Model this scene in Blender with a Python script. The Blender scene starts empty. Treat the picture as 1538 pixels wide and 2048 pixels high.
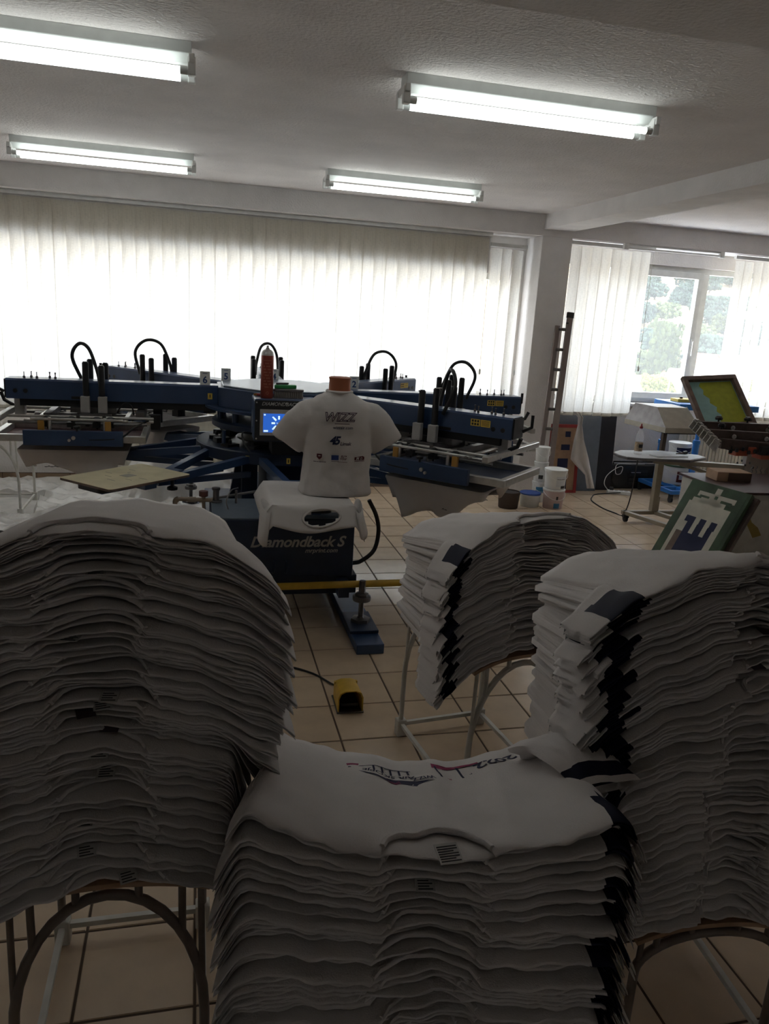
import bpy, math, random
import numpy as np
from mathutils import Matrix, Vector, Euler

S = bpy.context.scene
C = S.collection
random.seed(7)
rng = np.random.default_rng(11)
PI = math.pi

# ------------------------------------------------------------------ camera
CAM_H = 1.76
YAW, PITCH, ROLL, FPX = 0.2468907, 0.2523979, -0.06221421, 1540.0

def cam_axes():
    cy, sy, cp, sp = math.cos(YAW), math.sin(YAW), math.cos(PITCH), math.sin(PITCH)
    f = np.array([sy * cp, cy * cp, -sp]); r = np.array([cy, -sy, 0.0]); d = np.cross(f, r)
    cr, sr = math.cos(ROLL), math.sin(ROLL)
    return cr * r + sr * d, -sr * r + cr * d, f
RX, RD, RF = cam_axes()

def at(px, py, **k):
    """photo pixel -> point on the plane X=, Y= or Z= given"""
    d = RX * ((px - 769) / FPX) + RD * ((py - 1024) / FPX) + RF
    c = np.array([0, 0, CAM_H]); (a, v), = k.items(); i = 'XYZ'.index(a)
    p = c + d * ((v - c[i]) / d[i])
    return Vector((float(p[0]), float(p[1]), float(p[2])))

cam = bpy.data.cameras.new('camera'); co = bpy.data.objects.new('camera', cam); C.objects.link(co)
cam.sensor_fit = 'VERTICAL'; cam.sensor_height = 24; cam.lens = 24 * FPX / 2048
cam.clip_start = 0.05; cam.clip_end = 2000
M = Matrix.Identity(4)
for i in range(3):
    M[i][0] = RX[i]; M[i][1] = -RD[i]; M[i][2] = -RF[i]
M[2][3] = CAM_H
co.matrix_world = M
S.camera = co

# ------------------------------------------------------------------ world, sun, exposure
SKY = 2.55
w = bpy.data.worlds.new('sky'); S.world = w; w.use_nodes = True
bg = w.node_tree.nodes['Background']
bg.inputs[0].default_value = (0.86, 0.93, 1.0, 1); bg.inputs[1].default_value = SKY
sun = bpy.data.lights.new('sun_offscreen', 'SUN'); sun.energy = 1.0; sun.angle = 0.02; sun.color = (1, .95, .85)
so = bpy.data.objects.new('sun_offscreen', sun); C.objects.link(so)
so.rotation_euler = Euler((math.radians(48), 0, math.radians(-35)))      # from behind the building, onto the hillside
S.view_settings.view_transform = 'Standard'
S.view_settings.look = 'None'
S.view_settings.gamma = 1.0
S.view_settings.use_curve_mapping = False
S.view_settings.exposure = 1.68
TUBE_POWER = 2.1

# ------------------------------------------------------------------ materials
def _nodes(name):
    m = bpy.data.materials.new(name); m.use_nodes = True
    nt = m.node_tree; return m, nt, nt.nodes['Principled BSDF']

def mat(name, col, rough=.5, metal=0.0, var=.06, vscale=14, bump=0.0, bscale=120, spec=.5, rnd=0.0, coat=0.0):
    """principled with a noise variation of its own colour, optional bump and per-object variation"""
    m, nt, b = _nodes(name)
    N, L = nt.nodes, nt.links
    tc = N.new('ShaderNodeTexCoord')
    n = N.new('ShaderNodeTexNoise'); n.inputs['Scale'].default_value = vscale; n.inputs['Detail'].default_value = 4
    L.new(tc.outputs['Object'], n.inputs['Vector'])
    r = N.new('ShaderNodeValToRGB')
    a = [max(0, c * (1 - var)) for c in col]; z = [min(1, c * (1 + var)) for c in col]
    r.color_ramp.elements[0].position = .3; r.color_ramp.elements[1].position = .7
    r.color_ramp.elements[0].color = (*a, 1); r.color_ramp.elements[1].color = (*z, 1)
    L.new(n.outputs['Fac'], r.inputs['Fac'])
    out = r.outputs['Color']
    if rnd:
        oi = N.new('ShaderNodeObjectInfo'); hs = N.new('ShaderNodeHueSaturation')
        mr = N.new('ShaderNodeMapRange'); mr.inputs[3].default_value = 1 - rnd; mr.inputs[4].default_value = 1 + rnd
        L.new(oi.outputs['Random'], mr.inputs[0]); L.new(mr.outputs[0], hs.inputs['Value']); L.new(out, hs.inputs['Color'])
        out = hs.outputs['Color']
    L.new(out, b.inputs['Base Color'])
    b.inputs['Roughness'].default_value = rough; b.inputs['Metallic'].default_value = metal
    b.inputs['Specular IOR Level'].default_value = spec
    if coat: b.inputs['Coat Weight'].default_value = coat
    if bump:
        n2 = N.new('ShaderNodeTexNoise'); n2.inputs['Scale'].default_value = bscale; n2.inputs['Detail'].default_value = 6
        L.new(tc.outputs['Object'], n2.inputs['Vector'])
        bp = N.new('ShaderNodeBump'); bp.inputs['Strength'].default_value = bump; bp.inputs['Distance'].default_value = .01
        L.new(n2.outputs['Fac'], bp.inputs['Height']); L.new(bp.outputs['Normal'], b.inputs['Normal'])
    return m

def emit(name, col, s):
    m = bpy.data.materials.new(name); m.use_nodes = True; nt = m.node_tree; nt.nodes.clear()
    e = nt.nodes.new('ShaderNodeEmission'); e.inputs[0].default_value = (*col, 1); e.inputs[1].default_value = s
    o = nt.nodes.new('ShaderNodeOutputMaterial'); nt.links.new(e.outputs[0], o.inputs[0]); return m

def cloth_translucent(name, col, tcol, mixf, weave=True):
    m = bpy.data.materials.new(name); m.use_nodes = True; nt = m.node_tree; nt.nodes.clear(); N, L = nt.nodes, nt.links
    d = N.new('ShaderNodeBsdfDiffuse'); t = N.new('ShaderNodeBsdfTranslucent'); mx = N.new('ShaderNodeMixShader'); o = N.new('ShaderNodeOutputMaterial')
    mx.inputs[0].default_value = mixf
    L.new(d.outputs[0], mx.inputs[1]); L.new(t.outputs[0], mx.inputs[2]); L.new(mx.outputs[0], o.inputs[0])
    if weave:
        tc = N.new('ShaderNodeTexCoord'); out = None
        for sc in ((220, 220, 9), (30, 30, 260)):
            mp = N.new('ShaderNodeMapping'); mp.inputs['Scale'].default_value = sc
            n = N.new('ShaderNodeTexNoise'); n.inputs['Scale'].default_value = 1; n.inputs['Detail'].default_value = 2
            L.new(tc.outputs['Object'], mp.inputs[0]); L.new(mp.outputs[0], n.inputs['Vector'])
            if out is None: out = n.outputs['Fac']
            else:
                mm = N.new('ShaderNodeMath'); mm.operation = 'MINIMUM'; L.new(out, mm.inputs[0]); L.new(n.outputs['Fac'], mm.inputs[1]); out = mm.outputs[0]
        for sh, c in ((d, col), (t, tcol)):
            r = N.new('ShaderNodeValToRGB'); r.color_ramp.elements[0].position = .28; r.color_ramp.elements[1].position = .5
            r.color_ramp.elements[0].color = (*[x * .82 for x in c], 1); r.color_ramp.elements[1].color = (*c, 1)
            L.new(out, r.inputs['Fac']); L.new(r.outputs['Color'], sh.inputs[0])
    else:
        d.inputs[0].default_value = (*col, 1); t.inputs[0].default_value = (*tcol, 1)
    return m

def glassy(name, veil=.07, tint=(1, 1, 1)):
    """thin window pane: mostly clear, a white veil mixed in as haze, a little reflection"""
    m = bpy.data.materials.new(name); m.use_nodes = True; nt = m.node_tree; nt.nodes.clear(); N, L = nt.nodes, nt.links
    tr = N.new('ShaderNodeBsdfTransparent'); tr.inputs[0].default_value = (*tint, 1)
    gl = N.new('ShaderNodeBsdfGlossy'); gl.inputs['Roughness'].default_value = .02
    veil_bsdf = N.new('ShaderNodeBsdfTranslucent'); veil_bsdf.inputs[0].default_value = (.9, .95, 1, 1)
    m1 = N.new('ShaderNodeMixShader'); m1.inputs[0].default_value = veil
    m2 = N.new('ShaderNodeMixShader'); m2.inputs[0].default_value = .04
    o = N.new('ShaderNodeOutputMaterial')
    L.new(tr.outputs[0], m1.inputs[1]); L.new(veil_bsdf.outputs[0], m1.inputs[2])
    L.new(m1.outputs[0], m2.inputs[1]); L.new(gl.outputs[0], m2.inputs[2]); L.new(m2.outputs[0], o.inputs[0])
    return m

K = dict(
    plaster=mat('plaster', (.82, .79, .775), .95, var=.05, vscale=5, bump=.5, bscale=70, spec=.1),
    ceiling=mat('ceiling_plaster', (.80, .755, .735), .95, var=.06, vscale=3, bump=1.0, bscale=60, spec=.1),
    grout=mat('grout', (.10, .065, .045), .9),
    tile=mat('floor_tile', (.64, .495, .355), .15, var=.07, vscale=9, rnd=.05, bump=.06, bscale=25),
    skirt=mat('skirting_tile', (.42, .30, .21), .35, rnd=.06),
    tee=mat('white_cotton', (.76, .715, .70), .95, var=.03, vscale=9, bump=.25, bscale=300, spec=.08, rnd=.03),
    tee_in=mat('white_cotton_clean', (.66, .62, .60), .95, var=.02, bump=.55, bscale=13, spec=.08),
    navy=mat('navy_print', (.012, .013, .035), .75, spec=.2),
    maroon=mat('maroon_print', (.06, .008, .015), .8, spec=.2),
    tag=mat('care_label', (.62, .60, .58), .8), tagdark=mat('care_label_dark', (.09, .06, .07), .8), tagtext=mat('label_ink', (.05, .05, .05), .8),
    blue=mat('press_blue_paint', (.028, .06, .145), .38, var=.10, vscale=6, bump=.05, bscale=60, coat=.25),
    blue_dk=mat('press_navy_paint', (.014, .026, .062), .45, var=.12),
    hubgrey=mat('hub_cover_grey', (.22, .27, .33), .3, metal=.3),
    black=mat('black_plastic', (.012, .012, .014), .45), rubber=mat('black_rubber', (.014, .014, .015), .6),
    steel=mat('brushed_aluminium', (.56, .55, .53), .38, metal=.85, var=.10, vscale=30),
    dsteel=mat('dark_steel', (.16, .15, .15), .4, metal=.8, var=.2),
    boxgrey=mat('grey_cast_box', (.45, .44, .43), .5, metal=.3),
    brass=mat('amber_bracket', (.50, .27, .06), .45, metal=.3), yellow=mat('yellow_paint', (.62, .38, .04), .5, var=.15),
    ylab=mat('yellow_label', (.75, .52, .08), .5), ink=mat('black_ink', (.02, .02, .02), .7),
    cream=mat('pallet_cream', (.78, .70, .47), .26, var=.10, vscale=7), padmark=mat('pallet_stain', (.30, .28, .22), .6),
    whitepl=mat('white_plastic', (.80, .80, .78), .45), whitemet=mat('white_enamel', (.62, .60, .55), .5, var=.12),
    lampwhite=mat('lamp_enamel', (.72, .75, .73), .4), upvc=mat('window_upvc', (.80, .81, .80), .4),
    tube=emit('fluorescent_tube', (.93, 1.0, .97), TUBE_POWER),
    blind=cloth_translucent('blind_fabric', (.80, .73, .60), (.90, .895, .875), .52),
    pane=glassy('window_glass'),  # outdoor haze imitated by a whitish veil in the glass
    plastic=mat('plastic_film', (.66, .64, .61), .22, var=.10, vscale=6, bump=.6, bscale=9, spec=.6),
    shadearch=mat('shaded_enamel', (.20, .16, .14), .5, var=.2),  # darker copy of the white enamel, shade of unlit arches put into its colour
    mesh_red=mat('screen_mesh_maroon', (.10, .03, .04), .6), mesh_blue=mat('screen_mesh_blue', (.03, .05, .12), .5), mesh_grey=mat('screen_mesh_grey', (.22, .20, .19), .6),
    skin=mat('mannequin_orange', (.42, .135, .06), .5), red=mat('red_paint', (.32, .03, .03), .45), canred=mat('can_red', (.30, .055, .035), .35, metal=.2, var=.15),
    green=mat('green_emulsion', (.035, .075, .035), .6, var=.35, vscale=10), bgreen=mat('bright_green', (.03, .30, .08), .5),
    lime=mat('lime_emulsion', (.36, .40, .02), .6, var=.12, vscale=20), aqua=mat('aqua_mesh', (.28, .48, .47), .6, var=.10, vscale=12),
    tape=mat('paper_tape', (.62, .60, .52), .8, var=.08), wood=mat('worn_wood', (.17, .12, .10), .7, var=.25, vscale=18), ltwood=mat('light_wood', (.42, .27, .17), .7, var=.15),
    taupe=mat('taupe_paint', (.26, .22, .16), .5, var=.10), tan=mat('dryer_cream', (.50, .46, .38), .5, var=.10),
    bluelt=mat('bright_blue_paint', (.035, .20, .60), .35, var=.06), brownhead=mat('brown_press_paint', (.075, .05, .045), .5, var=.25, vscale=20),
    orange=mat('orange_paint', (.38, .07, .03), .5), slate=mat('slate_board', (.17, .20, .25), .6, var=.08), bboard=mat('black_board', (.016, .015, .022), .6),
    radiator=mat('radiator_cream', (.72, .69, .60), .45), paper=mat('paper', (.70, .72, .75), .7), sacking=mat('brown_bucket', (.07, .05, .04), .8),
    lblue=mat('label_blue', (.05, .22, .42), .5), lpink=mat('label_pink', (.55, .42, .40), .6), lid_blue=mat('lid_blue', (.02, .07, .30), .4),
    screen=emit('lcd_blue', (.02, .09, .40), .42), screenw=emit('lcd_white', (.6, .8, 1), .38),
)

# ------------------------------------------------------------------ mesh helpers
class MB:
    def __init__(s): s.v = []; s.f = []; s.m = []
    def add(s, vs, fs, m=0, X=None):
        o = len(s.v)
        for p in vs:
            p = Vector(p); s.v.append(tuple(X @ p if X is not None else p))
        for f in fs: s.f.append(tuple(o + i for i in f)); s.m.append(m)
        return s
    def bx(s, x0, x1, y0, y1, z0, z1, m=0, X=None):
        vs = [(x, y, z) for z in (z0, z1) for y in (y0, y1) for x in (x0, x1)]
        return s.add(vs, [(0, 2, 3, 1), (4, 5, 7, 6), (0, 1, 5, 4), (2, 6, 7, 3), (0, 4, 6, 2), (1, 3, 7, 5)], m, X)
    def bar(s, a, b, w, h, m=0, up=(0, 0, 1)):
        a, b = Vector(a), Vector(b); d = (b - a); L = d.length; d.normalize()
        u = Vector(up)
        if abs(d.dot(u)) > .98: u = Vector((0, 1, 0))
        r = d.cross(u).normalized(); u = r.cross(d).normalized()
        X = Matrix((( d.x, r.x, u.x, a.x), (d.y, r.y, u.y, a.y), (d.z, r.z, u.z, a.z), (0, 0, 0, 1)))
        return s.bx(0, L, -w / 2, w / 2, -h / 2, h / 2, m, X)
    def tube(s, pts, r, n=8, m=0, caps=True, r1=None):
        pts = [Vector(p) for p in pts]; vs = []; fs = []; k = len(pts)
        t0 = (pts[1] - pts[0]).normalized()
        u = Vector((0, 0, 1)) if abs(t0.z) < .9 else Vector((1, 0, 0))
        for i, p in enumerate(pts):
            t = (pts[min(i + 1, k - 1)] - pts[max(i - 1, 0)]).normalized()
            a = t.cross(u)
            if a.length < 1e-5: a = t.orthogonal()
            a.normalize(); u = a.cross(t).normalized()
            rr = r if r1 is None else r + (r1 - r) * i / (k - 1)
            for j in range(n):
                an = 2 * PI * j / n; vs.append(p + a * (math.cos(an) * rr) + u * (math.sin(an) * rr))
        for i in range(k - 1):
            for j in range(n):
                j2 = (j + 1) % n; fs.append((i * n + j, i * n + j2, (i + 1) * n + j2, (i + 1) * n + j))
        if caps: fs.append(tuple(range(n))[::-1]); fs.append(tuple((k - 1) * n + j for j in range(n)))
        return s.add(vs, fs, m)
    def cyl(s, a, b, r, n=16, m=0, r1=None): return s.tube([a, b], r, n, m, True, r1)
    def lathe(s, prof, n=24, m=0, X=None, cap=True):
        vs = []; fs = []; k = len(prof)
        for r, z in prof:
            for j in range(n):
                a = 2 * PI * j / n; vs.append((r * math.cos(a), r * math.sin(a), z))
        for i in range(k - 1):
            for j in range(n):
                j2 = (j + 1) % n; fs.append((i * n + j, i * n + j2, (i + 1) * n + j2, (i + 1) * n + j))
        if cap: fs.append(tuple(range(n))[::-1]); fs.append(tuple((k - 1) * n + j for j in range(n)))
        return s.add(vs, fs, m, X)
    def prism(s, poly, z0, z1, m=0, X=None):
        n = len(poly); vs = [(x, y, z0) for x, y in poly] + [(x, y, z1) for x, y in poly]
        fs = [tuple(range(n))[::-1], tuple(range(n, 2 * n))] + [(i, (i + 1) % n, n + (i + 1) % n, n + i) for i in range(n)]
        return s.add(vs, fs, m, X)
    def grid(s, fn, us, vs_, m=0, mfn=None):
        o = len(s.v); nv = len(vs_)
        for u in us:
            for v in vs_: s.v.append(tuple(fn(u, v)))
        for i in range(len(us) - 1):
            for j in range(nv - 1):
                s.f.append((o + i * nv + j, o + (i + 1) * nv + j, o + (i + 1) * nv + j + 1, o + i * nv + j + 1))
                s.m.append(mfn((us[i] + us[i + 1]) / 2, (vs_[j] + vs_[j + 1]) / 2) if mfn else m)
        return s
    def mesh(s, name, mats, smooth=False):
        me = bpy.data.meshes.new(name); me.from_pydata(s.v, [], s.f)
        for q in (mats if isinstance(mats, (list, tuple)) else [mats]): me.materials.append(K[q] if isinstance(q, str) else q)
        me.polygons.foreach_set('material_index', s.m); me.update()
        if smooth:
            me.polygons.foreach_set('use_smooth', [True] * len(s.f))
            if smooth is not True: me.set_sharp_from_angle(angle=math.radians(smooth))
        return me
    def pieces(s, gap=.0015):
        """one builder per separate piece (connected shells whose boxes touch stay together)"""
        par = list(range(len(s.v)))
        def find(a):
            while par[a] != a: par[a] = par[par[a]]; a = par[a]
            return a
        for f in s.f:
            for i in f[1:]: par[find(i)] = find(f[0])
        comp = {}
        for k, f in enumerate(s.f): comp.setdefault(find(f[0]), []).append(k)
        cl = []
        for fs in comp.values():
            P = np.array([s.v[i] for k in fs for i in s.f[k]]); cl.append([P.min(0), P.max(0), list(fs)])
        done = False
        while not done:
            done = True
            for i in range(len(cl)):
                for j in range(i + 1, len(cl)):
                    if (cl[i][0] - gap <= cl[j][1]).all() and (cl[j][0] - gap <= cl[i][1]).all():
                        cl[i] = [np.minimum(cl[i][0], cl[j][0]), np.maximum(cl[i][1], cl[j][1]), cl[i][2] + cl[j][2]]; cl.pop(j); done = False; break
                if not done: break
        out = []
        for _, _, fs in cl:
            q = MB(); mp = {}
            for k in fs:
                for i in s.f[k]:
                    if i not in mp: mp[i] = len(q.v); q.v.append(s.v[i])
                q.f.append(tuple(mp[i] for i in s.f[k])); q.m.append(s.m[k])
            out.append(q)
        return out
    def build_split(s, name, mats, parent, gap=.0015, **kw):
        return [q.build(name, mats, parent, **kw) for q in s.pieces(gap)]
    def build(s, name, mats, parent=None, smooth=False, bevel=0, loc=None, solid=0, subd=0):
        o = bpy.data.objects.new(name, s.mesh(name, mats, smooth)); C.objects.link(o)
        if parent is not None: o.parent = parent
        if loc is not None: o.location = loc
        if solid:
            q = o.modifiers.new('thickness', 'SOLIDIFY'); q.thickness = solid; q.offset = 0
        if subd:
            q = o.modifiers.new('smooth', 'SUBSURF'); q.levels = q.render_levels = subd
        if bevel:
            q = o.modifiers.new('bevel', 'BEVEL'); q.width = bevel; q.segments = 2; q.limit_method = 'ANGLE'; q.angle_limit = .6
        return o

def tag(o, label, cat, group=None):
    o['label'] = label; o['category'] = cat
    if group: o['group'] = group
    return o
def thing(name, label, cat, loc=(0, 0, 0), rz=0, group=None):
    o = bpy.data.objects.new(name, None); C.objects.link(o); o.location = loc; o.rotation_euler = (0, 0, rz)
    o.empty_display_size = .1
    return tag(o, label, cat, group)
def struct(o): o['kind'] = 'structure'; return o
def dup(root, loc=None, rz=None, parent=None, **kw):
    r = root.copy(); C.objects.link(r)
    if parent is not None: r.parent = parent
    if loc is not None: r.location = loc
    if rz is not None: r.rotation_euler = (0, 0, rz)
    for k, v in kw.items(): r[k] = v
    for ch in root.children:
        c = ch.copy(); C.objects.link(c); c.parent = r
        for g in ch.children:
            d = g.copy(); C.objects.link(d); d.parent = c
    return r
def arc(c, r, a0, a1, n, ax='xz', ry=None):
    out = []
    for i in range(n):
        a = math.radians(a0 + (a1 - a0) * i / (n - 1)); p = Vector(c); q = (r * math.cos(a), (ry or r) * math.sin(a))
        p['xyz'.index(ax[0])] += q[0]; p['xyz'.index(ax[1])] += q[1]; out.append(p)
    return out
def spline(pts, n=6):
    P = [Vector(p) for p in pts]; P = [P[0] * 2 - P[1]] + P + [P[-1] * 2 - P[-2]]; out = []
    for i in range(1, len(P) - 2):
        for j in range(n):
            t = j / n
            out.append(.5 * ((2 * P[i]) + (P[i + 1] - P[i - 1]) * t + (2 * P[i - 1] - 5 * P[i] + 4 * P[i + 1] - P[i + 2]) * t * t + (3 * P[i] - P[i - 1] - 3 * P[i + 1] + P[i + 2]) * t ** 3))
    out.append(P[-2]); return out
def text_mb(txt, size, fn, shear=0, bold=0, m=0, mb=None, align='CENTER', cut=0, space=1.0):
    """flat lettering; fn maps (x, y) of the text to a 3-D point"""
    cu = bpy.data.curves.new('lettering', 'FONT'); cu.body = txt; cu.size = size; cu.shear = shear; cu.offset = bold
    cu.align_x = align; cu.align_y = 'CENTER'; cu.resolution_u = 3; cu.space_character = space
    ob = bpy.data.objects.new('lettering', cu); me = bpy.data.meshes.new_from_object(ob)
    mb = mb or MB()
    mb.add([fn(v.co.x, v.co.y) for v in me.vertices], [tuple(p.vertices) for p in me.polygons], m)
    bpy.data.objects.remove(ob); bpy.data.curves.remove(cu); bpy.data.meshes.remove(me)
    return mb
def plane_fn(o, u, v):
    o, u, v = Vector(o), Vector(u), Vector(v)
    return lambda x, y: o + u * x + v * y
# ================================================================== the room
CEIL, YF, YW = 2.78, 7.40, 7.78            # ceiling height, face of the window beam and pillar, window wall
XL, XR, YB = -3.6, 8.6, -2.8
T = 0.2999; TX, TY = 0.5933, 4.354         # floor tile module
floor = struct(MB().bx(XL, XR, YB, YW + .02, -.10, -.003).build('floor', 'grout'))
tm = MB()
h = T / 2 - .003
tm.add([(-h, -h, -.004), (h, -h, -.004), (h, h, -.004), (-h, h, -.004), (-h + .003, -h + .003, 0), (h - .003, -h + .003, 0), (h - .003, h - .003, 0), (-h + .003, h - .003, 0)],
       [(0, 1, 5, 4), (1, 2, 6, 5), (2, 3, 7, 6), (3, 0, 4, 7), (4, 5, 6, 7)])
tile_me = tm.mesh('tile', 'tile')
def inframe(x, y):
    d = np.array([x, y, -CAM_H]); q = (d @ RX, d @ RD, d @ RF)
    return q[2] > .3 and -30 < 769 + FPX * q[0] / q[2] < 1568 and 1024 + FPX * q[1] / q[2] < 2090
cells = []
for i in range(-14, 27):
    for j in range(-28, 12):
        x, y = TX + (i + .5) * T, TY + (j + .5) * T
        if XL + .15 < x < XR - .15 and y < YW - .16 and y > YB + .15:
            cells.append((not inframe(x, y), x * x + y * y, x, y))
cells.sort()
vis = [c for c in cells if not c[0]]
near = set(c[2:] for c in vis[:300])
rest = MB()
for _, _, x, y in cells:
    if (x, y) in near:
        o = bpy.data.objects.new('tile', tile_me); C.objects.link(o); o.parent = floor; o.location = (x, y, 0)
    else:
        rest.add([(x + a[0], y + a[1], a[2]) for a in tm.v], tm.f)
o = rest.build('tile_field', 'tile', floor); o['kind'] = 'stuff'

ceiling = MB().bx(XL, XR, YB, YW + .3, CEIL, CEIL + .12)
struct(ceiling.build('ceiling', 'ceiling'))
# beams: over the windows, across the room at the pillar, and one over the photographer
b1 = MB().bx(XL, XR, YF, YW, 2.585, CEIL); struct(b1.build('trim_1', 'plaster'))
b2 = MB().bx(3.29, 3.60, YB, YF, 2.645, CEIL); struct(b2.build('trim_2', 'plaster'))
b3 = MB().bx(XL, 3.29, 1.75, 2.12, 2.54, CEIL); struct(b3.build('trim_3', 'plaster'))
pil = MB().bx(3.285, 3.605, YF, YW, 0, 2.585); struct(pil.build('wall_pillar', 'plaster', bevel=.006))
struct(MB().bx(XL, 2.83, 7.60, YW, 2.21, 2.585).build('trim_4', 'plaster'))      # shutter box behind the head of the blind
# window wall with two openings
SILL, HEAD, HEADR = .96, 2.22, 2.44
wb = MB()
wb.bx(XL, XR, YW, YW + .25, 0, SILL); wb.bx(XL, XR, YW, YW + .25, HEADR, CEIL)
wb.bx(XL, XL + .35, YW, YW + .25, SILL, HEADR); wb.bx(3.15, 3.75, YW, YW + .25, SILL, HEADR); wb.bx(8.1, XR, YW, YW + .25, SILL, HEADR)
wb.bx(XL + .35, 3.15, YW + .03, YW + .25, HEAD, HEADR)
struct(wb.build('wall_back', 'plaster'))
struct(MB().bx(XL - .15, XL, YB, YW + .25, 0, CEIL).build('wall_left', 'plaster'))
struct(MB().bx(XR, XR + .15, YB, YW + .25, 0, CEIL).build('wall_right', 'plaster'))
struct(MB().bx(XL, XR, YB - .15, YB, 0, CEIL).build('wall_front', 'plaster'))
# skirting of floor tiles along the window wall
sk = struct(MB().bx(XL, 3.285, YW - .008, YW - .001, 0, .085).bx(3.605, XR, YW - .008, YW - .001, 0, .085).build('baseboard_back', 'grout'))
skm = MB().bx(-h, h, -.006, 0, .003, .08).mesh('tile', 'skirt')
for i in range(40):
    x = XL + .16 + i * T
    if 3.285 - h < x < 3.605 + h: continue
    o = bpy.data.objects.new('tile', skm); C.objects.link(o); o.parent = sk; o.location = (x, YW - .008, 0)

def window(name, x0, x1, z0, z1, mull, sash=()):
    y0, y1 = YW + .06, YW + .13
    f = MB()
    f.bx(x0, x1, y0, y1, z0, z0 + .06); f.bx(x0, x1, y0, y1, z1 - .06, z1)
    f.bx(x0, x0 + .06, y0, y1, z0 + .06, z1 - .06); f.bx(x1 - .06, x1, y0, y1, z0 + .06, z1 - .06)
    for m_ in mull: f.bx(m_ - .04, m_ + .04, y0, y1, z0 + .06, z1 - .06)
    win = struct(f.build(name, 'upvc', bevel=.004))
    xs = [x0 + .02] + list(mull) + [x1 - .02]
    for i in range(len(xs) - 1):
        a, b = xs[i] + .04, xs[i + 1] - .04
        if i in sash:
            s_ = MB(); q = .065
            s_.bx(a, b, y0 - .025, y1 - .02, z0 + .05, z0 + .05 + q); s_.bx(a, b, y0 - .025, y1 - .02, z1 - .05 - q, z1 - .05)
            s_.bx(a, a + q, y0 - .025, y1 - .02, z0 + .05 + q, z1 - .05 - q); s_.bx(b - q, b, y0 - .025, y1 - .02, z0 + .05 + q, z1 - .05 - q)
            so_ = s_.build('sash', 'upvc', win, bevel=.004)
            hd = MB(); hd.bx(b - .045, b - .02, y0 - .035, y0 - .024, 1.60, 1.68); hd.bx(b - .04, b - .025, y0 - .06, y0 - .045, 1.50, 1.66); hd.bx(b - .038, b - .027, y0 - .05, y0 - .03, 1.63, 1.65)
            hd.build('handle', 'whitepl', so_, bevel=.003)
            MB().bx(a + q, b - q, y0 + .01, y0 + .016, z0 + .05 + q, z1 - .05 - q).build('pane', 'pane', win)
        else:
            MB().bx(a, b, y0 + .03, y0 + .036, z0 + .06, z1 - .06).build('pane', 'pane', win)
    MB().bx(x0 - .02, x1 + .02, YW - .12, YW + .06, z0 - .035, z0).build('sill', 'whitepl', win, bevel=.006)
window('window_1', XL + .35, 3.15, SILL, HEAD, [-2.3, -1.25, -.2, .85, 1.9], ())
window('window_2', 3.75, 8.1, SILL, HEADR, [4.35, 5.47, 6.6, 7.4], (1,))

# radiators under the windows
def radiator(x0, x1, label):
    t = thing('radiator', label, 'radiator', ((x0 + x1) / 2, YW - .10, .15)); L = (x1 - x0) / 2
    b = MB().bx(-L, L, -.03, .03, 0, .58); b.bx(-L, L, -.045, .045, .56, .585)
    b.build('body', 'radiator', t, bevel=.006)
    r = MB(); n = int(2 * L / .045)
    rib = MB().bx(-.015, .015, -.012, 0, .02, .54).mesh('rib', 'radiator')
    for i in range(n):
        o = bpy.data.objects.new('rib', rib); C.objects.link(o); o.parent = t; o.location = (-L + .03 + i * .045, -.03, 0)
    MB().cyl((-L + .1, .0, -.15), (-L + .1, 0, 0), .01).cyl((L - .1, .0, -.15), (L - .1, 0, 0), .01).build_split('pipe', 'radiator', t)
radiator(-.75, .65, 'cream ribbed radiator on window wall behind the printing carousel')
radiator(5.35, 6.6, 'cream ribbed radiator under the open window beside buckets')

# ------------------------------------------------------------------ vertical blinds
SW, SP = .127, .1145
sl_w = .127 / 2
def slat_mesh(name, z0, z1, bow=.012):
    b = MB(); us = [-1, -.5, 0, .5, 1]; vs = [0, .04, .25, .5, .75, .97, 1]
    b.grid(lambda u, v: (u * sl_w, bow * (u * u), z0 + (z1 - z0) * v), us, vs)
    b.bx(-.055, .055, -.002, .014, z0, z0 + .035)
    return b.mesh(name, 'blind', True)
def blind(label, x0, n, z0, z1, tilt, y=7.55, pitch=SP, rail=True):
    t = thing('vertical_blind', label, 'blind', (x0, y, 0))
    me = slat_mesh('slat', z0, z1 - .05)
    for i in range(n):
        o = bpy.data.objects.new('slat', me); C.objects.link(o); o.parent = t
        o.location = (i * pitch, (.004 if i % 2 else -.004), random.uniform(-.004, .004))
        o.rotation_euler = (0, 0, tilt + random.uniform(-.07, .10) + (.22 if random.random() < .05 else 0))
    r = MB().bx(-.08, (n - 1) * pitch + .08, -.02, .02, z1 - .035, z1)
    r.build('head_rail', 'whitepl', t)
    c = MB()
    c.tube([((n - 1) * pitch + .06, -.02, z1 - .04), ((n - 1) * pitch + .065, -.022, z0 + .55)], .0025, 5)
    c.lathe([(.004, 0), (.011, .01), (.011, .05), (.004, .06)], 10, 0, Matrix.Translation(((n - 1) * pitch + .065, -.022, z0 + .49)))
    c.build('pull_cord', 'whitepl', t, smooth=30)
    return t
blind('wide closed cream vertical blind across the long window behind the press', -3.1, 52, .72, 2.585, .10)
blind('narrow lower cream vertical blind in the reveal beside the pillar', 2.915, 3, .72, 2.50, .30, y=7.62)
blind('cream vertical blind hanging between pillar and open window', 3.72, 8, .83, 2.575, .10, y=7.50, pitch=.112)
blind('cream vertical blind drawn back beyond the open window', 5.64, 18, .83, 2.575, .16, y=7.52, pitch=.115)
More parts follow.
